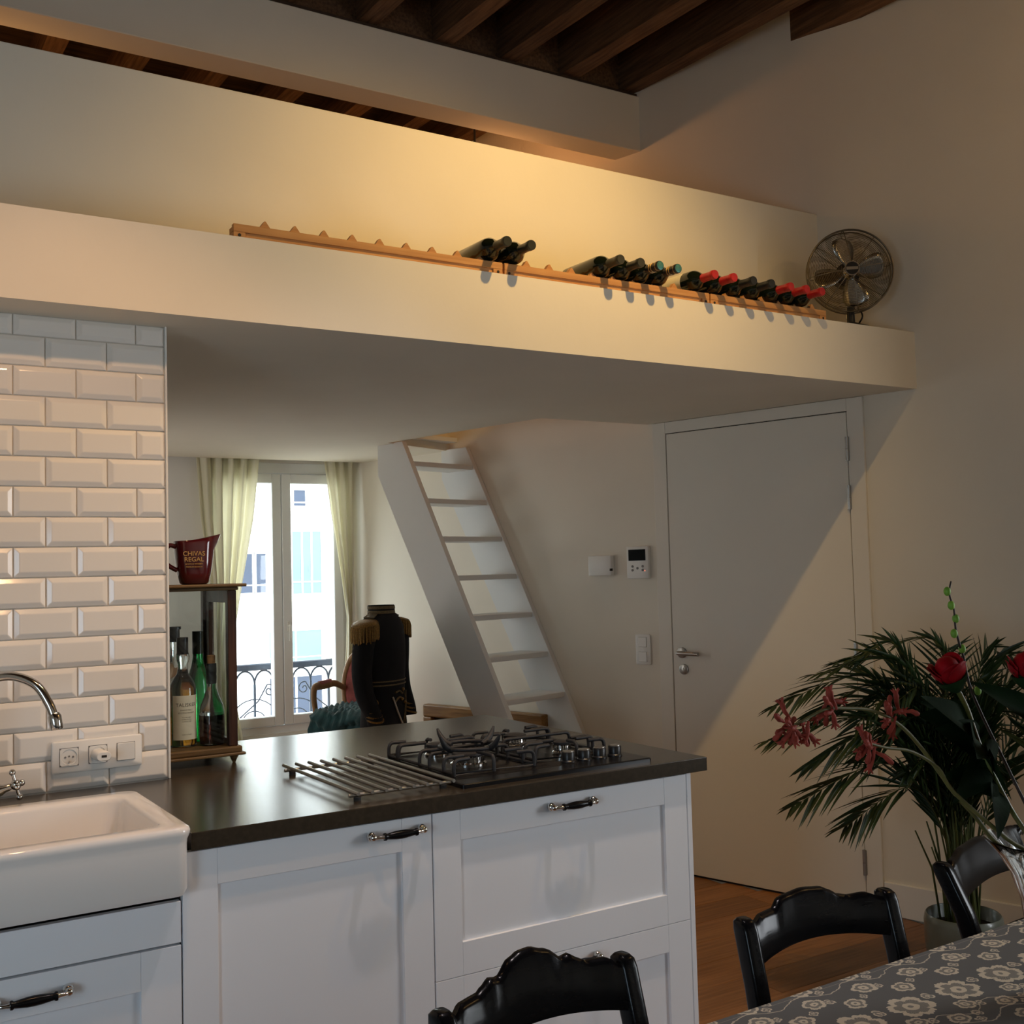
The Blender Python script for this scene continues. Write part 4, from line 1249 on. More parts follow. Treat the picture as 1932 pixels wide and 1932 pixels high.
# stand collar
m_ = MB()
m_.loft([ell(0, 0, 0.070, 0.064, 1.055), ell(0, 0.002, 0.068, 0.062, 1.105), ell(0, 0.002, 0.064, 0.058, 1.105), ell(0, 0, 0.064, 0.058, 1.06)], False, False)
cj = m_.build('collar', NAVY, jk, 60)
for z in (1.064, 1.086):
    MB().loft([ell(0, 0.001, 0.0712, 0.0652, z), ell(0, 0.002, 0.0706, 0.0646, z + 0.015)], False, False).build('collar_braid', GOLD2, cj, 60)
MB().loft([ell(0, 0.002, 0.060, 0.055, 1.06), ell(0, 0.002, 0.058, 0.053, 1.098), ell(0, 0.002, 0.02, 0.02, 1.102)]).build('form_neck', LINEN, jk, 60)
# epaulettes
for s in (-1, 1):
    MS = Matrix.Translation((s * 0.165, 0.0, 1.022)) @ Matrix.Rotation(rad(s * 14), 4, 'Y') @ Matrix.Scale(1.12, 4)
    m = MB()
    m.lathe([(0.0, 0.013), (0.030, 0.012), (0.052, 0.006), (0.058, -0.002), (0.054, -0.008), (0.0, -0.008)], 28, MS, cap0=False, cap1=False)
    e = m.build('epaulette', GOLD, jk, 60)
    st = MB()
    st.loft([[MS @ Vector((-s * 0.040, y, 0.011)) for y in (-0.026, 0.026)] + [MS @ Vector((-s * 0.040, y, 0.017)) for y in (0.026, -0.026)],
             [Vector((s * 0.075, y, 1.064)) for y in (-0.020, 0.020)] + [Vector((s * 0.075, y, 1.070)) for y in (0.020, -0.020)]])
    st.build('shoulder_strap', GOLD2, e)
    frn = MB()
    for i in range(56):
        a = 2 * pi * i / 56 + random.uniform(-0.03, 0.03)
        p0 = MS @ Vector((0.055 * cos(a), 0.055 * sin(a), -0.002))
        L_ = random.uniform(0.070, 0.082)
        frn.tube([p0, p0 + Vector((0.005 * cos(a), 0.005 * sin(a), -0.02)), p0 + Vector((0.004 * cos(a) + random.uniform(-0.003, 0.003), 0.004 * sin(a), -L_))], 0.0034, 5)
    frn.build('fringe', GOLD, e, 60, kind='stuff')
# braid on the tails
for z in (0.745, 0.727):
    MB().loft([ell(0, 0.004, 0.1415, 0.1030, z), ell(0, 0.004, 0.1410, 0.1026, z - 0.007)], False, False).build('waist_braid', GOLD2, jk, 60)
def onfront(u, z, off=0.004):
    a = rad(-90) + u
    z += 0.085
    b = 0.096 + (0.66 - z) * 0.05
    A = 0.130 + (0.66 - z) * 0.05
    r = 1.0 / (abs(cos(a)) ** 2.2 + abs(sin(a)) ** 2.2) ** (1 / 2.2)
    return Vector(((A + off) * cos(a) * r, (b + off) * sin(a) * r, z))
for path, wd, mt in (([(-0.5, 0.58), (-0.25, 0.50), (0.1, 0.42)], 0.008, LINEN), ([(0.55, 0.60), (0.3, 0.52), (0.0, 0.44)], 0.006, GOLD2), ([(0.62, 0.59), (0.42, 0.52), (0.12, 0.43)], 0.004, GOLD2), ([(-0.35, 0.60), (-0.1, 0.605), (0.1, 0.59)], 0.008, GOLD2), ([(-0.4, 0.555), (-0.15, 0.575), (0.15, 0.562)], 0.009, GOLD2), ([(0.2, 0.60), (0.45, 0.56), (0.62, 0.53)], 0.004, GOLD2)):
    MB().tube(catmull([onfront(*q) for q in path], 5), wd * 0.6, 8).build('braid_cord', mt, jk, 60)
for q in ((0.16, 0.61), (0.02, 0.565), (0.28, 0.545)):
    MB().sphere(onfront(*q, 0.006), 0.0085, 12, 7).build('button', GOLD, jk, 60)
MB().tube([(0, 0, 0.02), (0, 0, 0.45)], 0.014, 14).build('stand_pole', BLACKPL, jk, 40)
MB().lathe([(0.16, 0.0), (0.16, 0.010), (0.03, 0.022), (0.018, 0.03)], 32).build('stand_base', BLACKPL, jk, 40)

ac = thing('armchair', 'carved wooden armchair with pink upholstery by the far window', 'armchair', (2.467, 5.56, 0.2), (0, 0, rad(42)))
ac.scale = (0.85, 0.70, 1)
# front of the chair faces -x
def cab_leg(x, y, s):
    return MB().tube(catmull([(x, y, 0.40), (x - 0.012 * s, y, 0.33), (x + 0.006 * s, y, 0.20), (x + 0.004 * s, y, 0.08), (x - 0.018 * s, y, 0.0)], 5), [0.027 - 0.014 * abs(sin(pi * 0.5 * i / 20)) for i in range(21)], 12)
for y in (-0.26, 0.26):
    cab_leg(-0.235, y, 1).build('leg', BEECH, ac, 60)
    cab_leg(0.21, y * 0.85, -1).build('leg', BEECH, ac, 60)
m_ = MB()
m_.loft([rrect(-0.015, 0, 0.245, 0.28, 0.05, 0.37), rrect(-0.015, 0, 0.250, 0.285, 0.05, 0.40), rrect(-0.015, 0, 0.247, 0.282, 0.05, 0.44)])
m_.build('seat_rail', BEECH, ac, 50)
m_ = MB()
m_.loft([rrect(-0.015, 0, 0.240, 0.272, 0.06, 0.44), rrect(-0.015, 0, 0.245, 0.278, 0.07, 0.475), rrect(-0.015, 0, 0.225, 0.255, 0.07, 0.505), rrect(-0.015, 0, 0.14, 0.16, 0.07, 0.520)])
m_.build('seat', PINK, ac, 60)
for s in (-1, 1):
    y = s * 0.27
    MB().tube(catmull([(0.225, y * 0.92, 0.62), (0.12, y, 0.655), (0.0, y * 1.06, 0.655), (-0.12, y * 1.06, 0.660), (-0.165, y * 1.04, 0.650), (-0.178, y * 1.03, 0.60), (-0.172, y, 0.52), (-0.205, y, 0.43)], 6), [0.016 + 0.006 * sin(i / 42 * pi) for i in range(43)], 12).build('arm', BEECH, ac, 60)
    MB().loft([[(x, y * 1.05 + yy_, z) for yy_, z in ((-0.020, 0.668), (-0.012, 0.684), (0.012, 0.684), (0.020, 0.668))] for x in (-0.09, -0.07, 0.05, 0.07)]).build('arm_pad', PINK, ac, 60)
back_pts = [(0.225, -0.24, 0.50), (0.245, -0.262, 0.62), (0.262, -0.245, 0.72), (0.272, -0.18, 0.80), (0.279, 0.0, 0.835), (0.272, 0.18, 0.80), (0.262, 0.245, 0.72), (0.245, 0.262, 0.62), (0.225, 0.24, 0.50)]
MB().tube(catmull(back_pts, 6), 0.022, 10).build('back_frame', BEECH, ac, 60)
MB().tube([(0.225, -0.24, 0.50), (0.220, 0, 0.51), (0.225, 0.24, 0.50)], 0.02, 10).build('back_frame', BEECH, ac, 60)
m_ = MB()
ringb = [Vector(p) for p in catmull(back_pts, 4)]
cen = Vector((0.250, 0, 0.665))
m_.loft([[cen + (p - cen) * 0.93 + Vector((0.012, 0, 0)) for p in ringb], [cen + (p - cen) * 0.92 + Vector((-0.012, 0, 0)) for p in ringb], [cen + (p - cen) * 0.72 + Vector((-0.030, 0, 0)) for p in ringb]])
m_.build('back_pad', PINK, ac, 60)

th = MB()
nx, ny = 60, 34
rows_ = []
for j in range(ny + 1):
    v = j / ny
    r_ = []
    for i in range(nx + 1):
        u = i / nx
        L_ = u * 0.62                       # from the seat back to over the front edge
        x = 0.20 - L_
        z = 0.538
        if x < -0.225:
            ov_ = -0.225 - x
            x = -0.262 - 0.10 * min(1, ov_ / 0.1) * 0.25
            z = 0.530 - ov_
        y = (v - 0.5) * 0.44 * (1 + 0.10 * u)
        rf = sin(u * 46 + 2.2 * sin(v * 7) + v * 3)
        z += 0.012 * rf * (1 if x > -0.24 else 0.2) + 0.006 * sin(v * 60 + u * 5)
        x += 0.014 * rf * (0.3 if x > -0.24 else 1) + 0.004 * sin(v * 50)
        r_.append((x, y, z))
    rows_.append(r_)
th.loft(rows_, False, False, closed=False)
trow = thing('throw_blanket', 'ruffled teal knitted throw spread over the seat of the armchair', 'blanket', (2.467, 5.56, 0.2), (0, 0, rad(42)))
trow.scale = (0.87, 0.76, 1)
tb = th.build('knit_cloth', TEAL, trow, 70)
tb.modifiers.new('thickness', 'SOLIDIFY').thickness = 0.012
fr_ = MB()
for i in range(60):
    y = -0.245 + 0.49 * i / 59
    x = -0.30 + random.uniform(-0.01, 0.01)
    fr_.tube([(x, y, 0.36), (x - 0.006, y + random.uniform(-0.008, 0.008), 0.33), (x, y + random.uniform(-0.01, 0.01), 0.285)], 0.0045, 5)
fr_.build('fringe', TEAL, trow, 60, kind='stuff')
sb = thing('leather_strap', 'black leather strap looping over the arm of the wooden armchair', 'strap', (2.50, 5.62, 0.2))
MB().tube(catmull([(0.145, -0.12, 0.62), (0.06, -0.10, 0.70), (0.015, -0.08, 0.80), (-0.01, -0.06, 0.845), (-0.04, -0.05, 0.83), (-0.055, -0.04, 0.76), (-0.03, -0.05, 0.70), (0.03, -0.07, 0.665), (0.10, -0.10, 0.655)], 6), [0.012 if 8 < i < 26 else 0.008 if i <= 30 else 0.005 for i in range(49)], 8).build('strap_loop', LEATHER, sb, 60)

# ------------------------------------------------------------------ dining table, cloth and chairs
TA = rad(1.0)
tb_ = thing('dining_table', 'dining table under a patterned grey lace cloth, lower right', 'table', (1.66, 0.88, 0.0), (0, 0, TA))
MB().box((-1.03, -0.44, 0.722), (1.03, 0.44, 0.752), 0.006, seg=2).build('tabletop', DARKWOOD, tb_)
ap = MB()
ap.box((-0.97, 0.35, 0.63), (0.97, 0.37, 0.722))
ap.box((-0.97, -0.37, 0.63), (0.97, -0.35, 0.722))
ap.box((-0.99, -0.37, 0.63), (-0.97, 0.37, 0.722))
ap.box((0.97, -0.37, 0.63), (0.99, 0.37, 0.722))
ap.build('apron', DARKWOOD, tb_)
lgm = MB().loft([rrect(0, 0, 0.022, 0.022, 0.004, 0.0, 3), rrect(0, 0, 0.034, 0.034, 0.005, 0.722, 3)]).mesh('leg', DARKWOOD, 40)
for lx in (-0.99, 0.99):
    for ly in (-0.36, 0.36):
        obj('leg', lgm, tb_, (lx, ly, 0))

# lace cloth: printed-on pattern of flowers, built from periodic distance fields
CL = bpy.data.materials.new('lace_cloth')
CL.use_nodes = True
nt = CL.node_tree
NN, LL = nt.nodes, nt.links
bs = NN['Principled BSDF']
bs.inputs['Roughness'].default_value = 0.85
bs.inputs['Specular IOR Level'].default_value = 0.2
def S(x):
    return x
def op(kind, a, b=None, c=None, clamp=False):
    n = NN.new('ShaderNodeMath')
    n.operation = kind
    n.use_clamp = clamp
    for i, q in enumerate((a, b, c)):
        if q is None:
            continue
        if isinstance(q, (int, float)):
            n.inputs[i].default_value = q
        else:
            LL.new(q, n.inputs[i])
    return n.outputs[0]
tc = NN.new('ShaderNodeTexCoord')
nz = NN.new('ShaderNodeTexNoise')
nz.inputs['Scale'].default_value = 55
LL.new(tc.outputs['Object'], nz.inputs[0])
sep = NN.new('ShaderNodeSeparateXYZ')
LL.new(tc.outputs['Object'], sep.inputs[0])
wob = op('MULTIPLY', op('SUBTRACT', nz.outputs[0], 0.5), 0.010)
PXX = op('ADD', sep.outputs[0], wob)
PYY = op('SUBTRACT', sep.outputs[1], wob)
PERX, PERY = 0.1175, 0.215
def flower(cx, cy, R, k, depth, core, phase, squash=1.0):
    u = op('SUBTRACT', op('FLOORED_MODULO', op('SUBTRACT', PXX, cx - PERX / 2), PERX), PERX / 2)
    v = op('SUBTRACT', op('FLOORED_MODULO', op('SUBTRACT', PYY, cy - PERY / 2), PERY), PERY / 2)
    v = op('MULTIPLY', v, squash)
    r = op('SQRT', op('ADD', op('MULTIPLY', u, u), op('MULTIPLY', v, v)))
    th_ = op('ADD', op('ARCTAN2', v, u), phase)
    pet = op('ABSOLUTE', op('COSINE', op('MULTIPLY', th_, k / 2)))
    pet = op('POWER', pet, 0.35)
    scal = op('MULTIPLY', op('ABSOLUTE', op('SINE', op('MULTIPLY', th_, k * 2.5))), 0.06)
    Rr = op('MULTIPLY', op('ADD', op('ADD', op('MULTIPLY', pet, depth), 1 - depth), scal), R)
    q = op('DIVIDE', r, Rr)                         # 1 at the petal edge
    inside = op('LESS_THAN', q, 1.0)
    ring = op('GREATER_THAN', q, 0.72)
    coreM = op('LESS_THAN', r, R * core)
    coreH = op('LESS_THAN', r, R * core * 0.35)
    hatch = op('MULTIPLY', op('ADD', op('SINE', op('MULTIPLY', th_, 60)), 1.0), 0.5)
    body = op('MULTIPLY', hatch, 0.45)
    val = op('MAXIMUM', body, op('MAXIMUM', ring, op('SUBTRACT', coreM, coreH)))
    return op('MULTIPLY', inside, val)
Y0 = 0.47
fs = [flower(0.030, Y0 - 0.172, 0.041, 6, 0.42, 0.36, 0.3, 1.15),
      flower(0.033, Y0 - 0.076, 0.0225, 5, 0.35, 0.40, 0.9, 1.2),
      flower(0.088, Y0 - 0.112, 0.0215, 5, 0.35, 0.40, 0.1, 1.2),
      flower(0.050, Y0 - 0.243, 0.0205, 5, 0.35, 0.40, 0.5, 1.2),
      flower(0.105, Y0 - 0.215, 0.0185, 5, 0.35, 0.40, 1.5, 1.2),
      flower(0.060, Y0 - 0.083, 0.0085, 4, 0.6, 0.3, 0.5),
      flower(0.004, Y0 - 0.100, 0.0085, 4, 0.6, 0.3, 0.1),
      flower(0.085, Y0 - 0.160, 0.0110, 3, 0.7, 0.3, 0.8),
      flower(0.075, Y0 - 0.262, 0.0090, 4, 0.6, 0.3, 0.2),
      flower(0.010, Y0 - 0.225, 0.0100, 3, 0.7, 0.3, 1.1),
      flower(0.090, Y0 - 0.030, 0.0095, 3, 0.7, 0.3, 0.9)]
acc = fs[0]
for q in fs[1:]:
    acc = op('MAXIMUM', acc, q)
# curling twigs
uu = op('FLOORED_MODULO', PXX, PERX)
for (amp_, fr__, off_, wv) in ((0.010, 53.48, Y0 - 0.052, 0.0011), (0.013, 53.48, Y0 - 0.232, 0.0011)):
    vv_ = op('SUBTRACT', op('FLOORED_MODULO', op('SUBTRACT', PYY, off_ - PERY / 2), PERY), PERY / 2)
    curve = op('MULTIPLY', op('SINE', op('MULTIPLY', PXX, fr__)), amp_)
    ln = op('LESS_THAN', op('ABSOLUTE', op('SUBTRACT', vv_, curve)), wv)
    acc = op('MAXIMUM', acc, op('MULTIPLY', ln, 0.8))
edge = op('LESS_THAN', op('ABSOLUTE', op('SUBTRACT', sep.outputs[1], Y0 - 0.040)), 0.0006)
acc = op('MAXIMUM', acc, op('MULTIPLY', edge, 0.3))
hem = op('GREATER_THAN', sep.outputs[1], Y0 - 0.028)
hemn = op('MULTIPLY', hem, op('GREATER_THAN', nz.outputs[0], 0.60))
acc = op('MAXIMUM', acc, op('MULTIPLY', hemn, 0.5), None)
mixc = NN.new('ShaderNodeMix')
mixc.data_type = 'RGBA'
LL.new(acc, mixc.inputs[0])
mixc.inputs[6].default_value = (0.165, 0.165, 0.158, 1)
mixc.inputs[7].default_value = (0.74, 0.65, 0.50, 1)
LL.new(mixc.outputs[2], bs.inputs['Base Color'])
bmp = NN.new('ShaderNodeBump')
bmp.inputs['Strength'].default_value = 0.35
bmp.inputs['Distance'].default_value = 0.001
LL.new(acc, bmp.inputs['Height'])
LL.new(bmp.outputs[0], bs.inputs['Normal'])
m_ = MB()
rows_ = []
nx, ny = 120, 60
for j in range(ny + 1):
    r_ = []
    for i in range(nx + 1):
        sx, sy = -1.20 + 2.40 * i / nx, -0.60 + 1.20 * j / ny
        ox, oy = max(0, abs(sx) - 1.032), max(0, abs(sy) - 0.442)
        x = max(-1.032, min(1.032, sx))
        y = max(-0.442, min(0.442, sy))
        z = 0.7565 - ox - oy
        rr = 0.010 * min(1, (ox + oy) / 0.08)
        x += (1 if sx > 0 else -1) * (rr * (1 + 0.8 * sin(sy * 38)) if ox > 0 else 0)
        y += (1 if sy > 0 else -1) * (rr * (1 + 0.8 * sin(sx * 31)) if oy > 0 else 0)
        r_.append((x, y, z))
    rows_.append(r_)
m_.loft(rows_, False, False, closed=False)
tc_ = m_.build('tablecloth', CL, None, 60)
tc_.location = (1.66, 0.88, 0)
tc_.rotation_euler = (0, 0, TA)
tag(tc_, 'grey tablecloth with cream lace flowers over the dining table', 'tablecloth')

def dining_chair(name, label, px, py, ang, profile, zt_=0.835, lean=1.0, half=0.172, crest_low=None, bow_=0.030):
    """px, py: middle of the top of the back; local +y is behind the sitter"""
    a = rad(ang)
    yb = 0.19 + 0.055 * lean
    t = thing(name, label, 'chair', (px + yb * sin(a), py - yb * cos(a), 0), (0, 0, a), 'black lacquered chairs round the dining table')
    m = MB()
    m.loft([rrect(0, -0.01, 0.20, 0.195, 0.05, 0.430), rrect(0, -0.01, 0.205, 0.20, 0.05, 0.440), rrect(0, -0.01, 0.205, 0.20, 0.05, 0.455), rrect(0, -0.01, 0.195, 0.19, 0.05, 0.462)])
    m.build('seat', BLACKGLOSS, t, 40)
    for s in (-1, 1):
        MB().loft([rrect(s * 0.165, -0.165, 0.014, 0.014, 0.005, 0.0, 4), rrect(s * 0.165, -0.165, 0.020, 0.020, 0.006, 0.430, 4)]).build('leg', BLACKGLOSS, t, 40)
        rings = []
        for z, y, hx, hy in ((0.0, 0.225, 0.014, 0.016), (0.20, 0.195, 0.016, 0.019), (0.43, 0.180, 0.016, 0.021), (0.60, 0.192, 0.0155, 0.0205), (0.72, 0.192 + 0.025 * lean, 0.0155, 0.020), (zt_ - 0.018, 0.19 + 0.052 * lean, 0.0155, 0.0205), (zt_ - 0.006, 0.19 + 0.055 * lean, 0.0145, 0.018), (zt_, 0.19 + 0.056 * lean, 0.010, 0.011)):
            rings.append(rrect(s * (half + 0.002), y, hx, hy, min(hx, hy) * 0.55, z, 4))
        MB().loft(rings).build('rear_post', BLACKGLOSS, t, 50)
    # shaped crest rail, bowed backwards
    n = 48
    W_ = half - 0.012
    def prof_(u):
        for (u0, z0), (u1, z1) in zip(profile[:-1], profile[1:]):
            if u0 <= u <= u1:
                k = (u - u0) / (u1 - u0)
                k = k * k * (3 - 2 * k)
                return z0 + (z1 - z0) * k
        return profile[-1][1]
    low = crest_low or (lambda u: zt_ - 0.078 + 0.014 * (1 - u * u))
    rings = []
    for i in range(n + 1):
        u = -1 + 2 * i / n
        x = W_ * u
        ztop = zt_ + prof_(u)
        zlow = low(u)
        bow = bow_ * (1 - u * u)
        def yy_(z):
            return 0.192 + 0.050 * lean * (z - 0.60) / (zt_ - 0.60) + bow
        th2 = 0.010
        rings.append([(x, yy_(zlow) - th2 * 0.6, zlow), (x, yy_(zlow + 0.01) - th2, zlow + 0.008), (x, yy_(ztop - 0.01) - th2, ztop - 0.008), (x, yy_(ztop) - th2 * 0.5, ztop), (x, yy_(ztop) + th2 * 0.5, ztop), (x, yy_(ztop - 0.01) + th2, ztop - 0.008), (x, yy_(zlow + 0.01) + th2, zlow + 0.008), (x, yy_(zlow) + th2 * 0.6, zlow)])
    MB().loft(rings).build('crest_rail', BLACKGLOSS, t, 50)
    rings = []
    for i in range(13):
        u = -1 + 2 * i / 12
        y = 0.190 + 0.012 * lean + 0.025 * (1 - u * u)
        rings.append([(W_ * u, y - 0.008, 0.600), (W_ * u, y - 0.008, 0.640), (W_ * u, y + 0.008, 0.640), (W_ * u, y + 0.008, 0.600)])
    MB().loft(rings).build('back_slat', BLACKGLOSS, t, 50)
    for s in (-1, 1):
        MB().tube([(s * 0.165, -0.165, 0.22), (s * 0.17, 0.195, 0.22)], 0.009, 10).build('stretcher', BLACKGLOSS, t, 50)
    MB().tube([(-0.167, 0.0, 0.22), (0.167, 0.0, 0.22)], 0.009, 10).build('stretcher', BLACKGLOSS, t, 50)
    return t
profA = [(-1, -0.010), (-0.88, 0.000), (-0.64, 0.001), (-0.55, 0.007), (-0.46, 0.014), (-0.36, 0.011), (-0.17, 0.030), (-0.05, 0.036), (0.08, 0.037), (0.25, 0.030), (0.42, 0.013), (0.50, 0.016), (0.58, 0.008), (0.68, 0.001), (0.88, 0.001), (1, -0.010)]
profB = [(-1, -0.010), (-0.83, -0.001), (-0.60, 0.000), (-0.46, 0.014), (-0.34, 0.017), (-0.05, 0.021), (0.22, 0.018), (0.33, 0.011), (0.44, 0.001), (0.60, -0.003), (0.80, -0.001), (1, -0.010)]
profC = [(-1, -0.008), (-0.90, 0.0), (-0.5, 0.012), (0.0, 0.016), (0.5, 0.010), (0.88, -0.002), (1, -0.014)]
dining_chair('dining_chair', 'black lacquered chair with a scalloped humped back, nearest the camera in front of the cabinets', 0.915, 1.425, 5.5, profA, 0.838, 1.1)
dining_chair('dining_chair', 'black lacquered chair in the middle with bluish highlights on its bowed back', 1.548, 1.455, -5.0, profB, 0.832, 1.0, 0.166)
dining_chair('dining_chair', 'black lacquered chair at the right, in front of the potted palm', 2.190, 1.570, 12.0, profC, 0.816, 1.5, 0.185, bow_=0.008)

# ------------------------------------------------------------------ vase and cut flowers
VX, VY = 1.652, 1.050
va = thing('glass_vase', 'clear flared glass vase on the table, cut by the right edge', 'vase', (VX, VY, 0.758))
m_ = MB()
po = [(0.048, 0.0), (0.050, 0.006), (0.046, 0.02), (0.044, 0.06), (0.046, 0.11), (0.052, 0.155), (0.064, 0.195), (0.082, 0.225), (0.098, 0.243), (0.104, 0.250)]
pi_ = [(0.1015, 0.2515), (0.095, 0.2465), (0.079, 0.229), (0.061, 0.199), (0.0485, 0.157), (0.042, 0.11), (0.040, 0.06), (0.040, 0.022)]
ribs = []
for r, z in po + pi_:
    ribs.append([((r + 0.0012 * cos(14 * 2 * pi * i / 84)) * cos(2 * pi * i / 84), (r + 0.0012 * cos(14 * 2 * pi * i / 84)) * sin(2 * pi * i / 84), z) for i in range(84)])
m_.loft(ribs).build('glass_body', GLASS, va, 60)

def leaf_mb(m, base, tip, width, up=(0, 0, 1), fold=0.25, droop=0.0, n=12, shape=0.45):
    base, tip = Vector(base), Vector(tip)
    d = tip - base
    L_ = d.length
    t = d.normalized()
    upv = Vector(up)
    side = t.cross(upv)
    if side.length < 1e-3:
        side = t.orthogonal()
    side.normalize()
    nrm_ = side.cross(t)
    rings = []
    for i in range(n + 1):
        u = i / n
        w_ = width * (sin(pi * min(1, u ** shape)) ** 0.9) if 0 < u < 1 else 0.0006
        w_ = max(w_, 0.0006)
        c = base + d * u - Vector((0, 0, 1)) * droop * L_ * u * u
        rings.append([c + side * w_ * 0.5 + nrm_ * w_ * fold, c + side * w_ * 0.27 + nrm_ * w_ * fold * 0.4, c, c - side * w_ * 0.27 + nrm_ * w_ * fold * 0.4, c - side * w_ * 0.5 + nrm_ * w_ * fold])
    return m.loft(rings, False, False, closed=False)

def rose(label, hx, hy, hz, tiltx, stem_pts, leaves):
    t = thing('rose', label, 'flower', (hx, hy, hz), (rad(tiltx[0]), rad(tiltx[1]), 0), 'cut flowers in the glass vase')
    m = MB()
    for k in range(26):                           # tight spiral of the closed heart
        pass
    rings = []
    for r, z in ((0.004, -0.004), (0.012, 0.0), (0.0185, 0.010), (0.0200, 0.022), (0.0165, 0.034), (0.0105, 0.042), (0.004, 0.044)):
        rings.append([(r * (1 + 0.06 * sin(3 * a + z * 90)) * cos(a), r * (1 + 0.06 * sin(3 * a + z * 90)) * sin(a), z) for a in [2 * pi * i / 24 for i in range(24)]])
    m.loft(rings).build('heart', ROSE, t, 60)
    rng = random.Random(int(hx * 997))
    for k in range(7):
        a0 = 2 * pi * k / 7 * 2.4 + rng.uniform(-0.2, 0.2)
        out = 1.0 + 0.07 * (k // 2)
        ph = 0.046 - 0.002 * k + rng.uniform(-0.002, 0.003)
        rr_ = []
        for i in range(9):
            v = i / 8
            z = -0.003 + ph * v
            r = (0.006 + 0.0175 * sin(min(1, v * 1.25) * pi * 0.5) - 0.004 * max(0, v - 0.6)) * out
            sp_ = 0.95 * (0.35 + 0.65 * sin(min(1.0, v * 1.1) * pi * 0.62))
            if v > 0.85:
                sp_ *= 0.8
                r += 0.0035 * (v - 0.85) / 0.15
            row__ = []
            for j in range(9):
                s = -1 + j / 4
                a = a0 + s * sp_
                row__.append((r * (1 + 0.04 * s * s) * cos(a), r * (1 + 0.04 * s * s) * sin(a), z - 0.007 * s * s * v))
            rr_.append(row__)
        o = MB().loft(rr_, False, False, closed=False).build('petal', ROSE, t, 60)
        o.modifiers.new('thickness', 'SOLIDIFY').thickness = 0.0007
    m = MB()
    m.lathe([(0.004, -0.016), (0.010, -0.012), (0.017, -0.004), (0.0225, 0.004), (0.0235, 0.009), (0.020, 0.008), (0.012, 0.0)], 20)
    for k in range(5):
        a = 2 * pi * k / 5 + 0.4
        leaf_mb(m, (0.008 * cos(a), 0.008 * sin(a), -0.006), (0.027 * cos(a), 0.027 * sin(a), 0.018 + 0.010 * (k % 2)), 0.022, fold=0.2, shape=0.6)
    m.build('sepals', SEPAL, t, 60)
    inv = Euler((rad(tiltx[0]), rad(tiltx[1]), 0)).to_matrix().inverted()
    H = Vector((hx, hy, hz))
    lp = [inv @ (Vector(p) - H) for p in stem_pts]
    MB().tube([Vector((0, 0, -0.012))] + catmull(lp, 5), 0.0042, 8).build('stem', STEMR, t, 60)
    for (b, tip, wd, up) in leaves:
        m = MB()
        leaf_mb(m, inv @ (Vector(b) - H), inv @ (Vector(tip) - H), wd, inv @ Vector(up), 0.16, 0.06, 14)
        m.build('leaf', LEAFR, t, 70)
    return t
V = Vector
rose('red rose bud above the vase, below the budded willow twig', 1.497, 1.105, 1.262, (-6, -24), [(1.509, 1.105, 1.246), (1.535, 1.11, 1.215), (1.565, 1.11, 1.15), (1.60, 1.09, 1.06), (1.625, 1.06, 0.98), (1.640, 1.05, 0.84)],
     [((1.540, 1.11, 1.185), (1.385, 1.085, 1.262), 0.052, (0.3, -1, 0.5)), ((1.552, 1.11, 1.170), (1.450, 1.04, 1.165), 0.060, (0.2, -1, 0.5)), ((1.57, 1.11, 1.14), (1.50, 1.02, 1.10), 0.062, (0.5, -1, 0.3)), ((1.55, 1.12, 1.2), (1.47, 1.15, 1.235), 0.045, (0.2, -1, 0.3)), ((1.585, 1.10, 1.10), (1.47, 1.12, 1.125), 0.06, (0.1, -1, 0.4)), ((1.545, 1.11, 1.19), (1.42, 1.12, 1.225), 0.058, (0.2, -1, 0.2)), ((1.56, 1.11, 1.16), (1.435, 1.10, 1.205), 0.062, (0.0, -1, 0.3)), ((1.575, 1.10, 1.12), (1.50, 1.06, 1.185), 0.064, (0.2, -1, 0.2)), ((1.58, 1.10, 1.09), (1.52, 1.06, 1.03), 0.056, (0.1, -1, 0.2)), ((1.57, 1.11, 1.13), (1.455, 1.09, 1.09), 0.055, (0.1, -1, 0.3))])
rose('deep red rose cut off by the right edge of the picture', 1.604, 1.050, 1.262, (0, -8), [(1.606, 1.05, 1.245), (1.616, 1.05, 1.20), (1.63, 1.05, 1.10), (1.645, 1.05, 0.98), (1.655, 1.05, 0.85)],
     [((1.63, 1.05, 1.20), (1.528, 1.10, 1.270), 0.048, (0, -1, 0.4)), ((1.628, 1.05, 1.175), (1.53, 0.99, 1.150), 0.062, (0, -1, 0.6)), ((1.64, 1.05, 1.12), (1.54, 1.00, 1.075), 0.060, (0, -1, 0.3)), ((1.635, 1.04, 1.12), (1.68, 0.98, 1.10), 0.060, (0, -1, 0.3)), ((1.64, 1.05, 1.08), (1.58, 0.98, 1.03), 0.055, (0, -1, 0.3)), ((1.63, 1.05, 1.16), (1.70, 1.0, 1.18), 0.055, (0, -1, 0.3)), ((1.625, 1.05, 1.19), (1.56, 1.03, 1.225), 0.056, (0.1, -1, 0.2)), ((1.63, 1.05, 1.15), (1.555, 1.02, 1.185), 0.062, (0, -1, 0.2)), ((1.63, 1.05, 1.14), (1.585, 0.98, 1.10), 0.066, (0.2, -1, 0.2)), ((1.635, 1.05, 1.10), (1.57, 1.0, 1.055), 0.058, (0, -1, 0.2)), ((1.64, 1.04, 1.18), (1.69, 1.0, 1.23), 0.055, (0, -1, 0.2))])
tw = thing('willow_twig', 'thin dark twig with pale green buds rising above the roses', 'branch', (VX, VY, 0.80), group='cut flowers in the glass vase')
TO = V((VX, VY, 0.80))
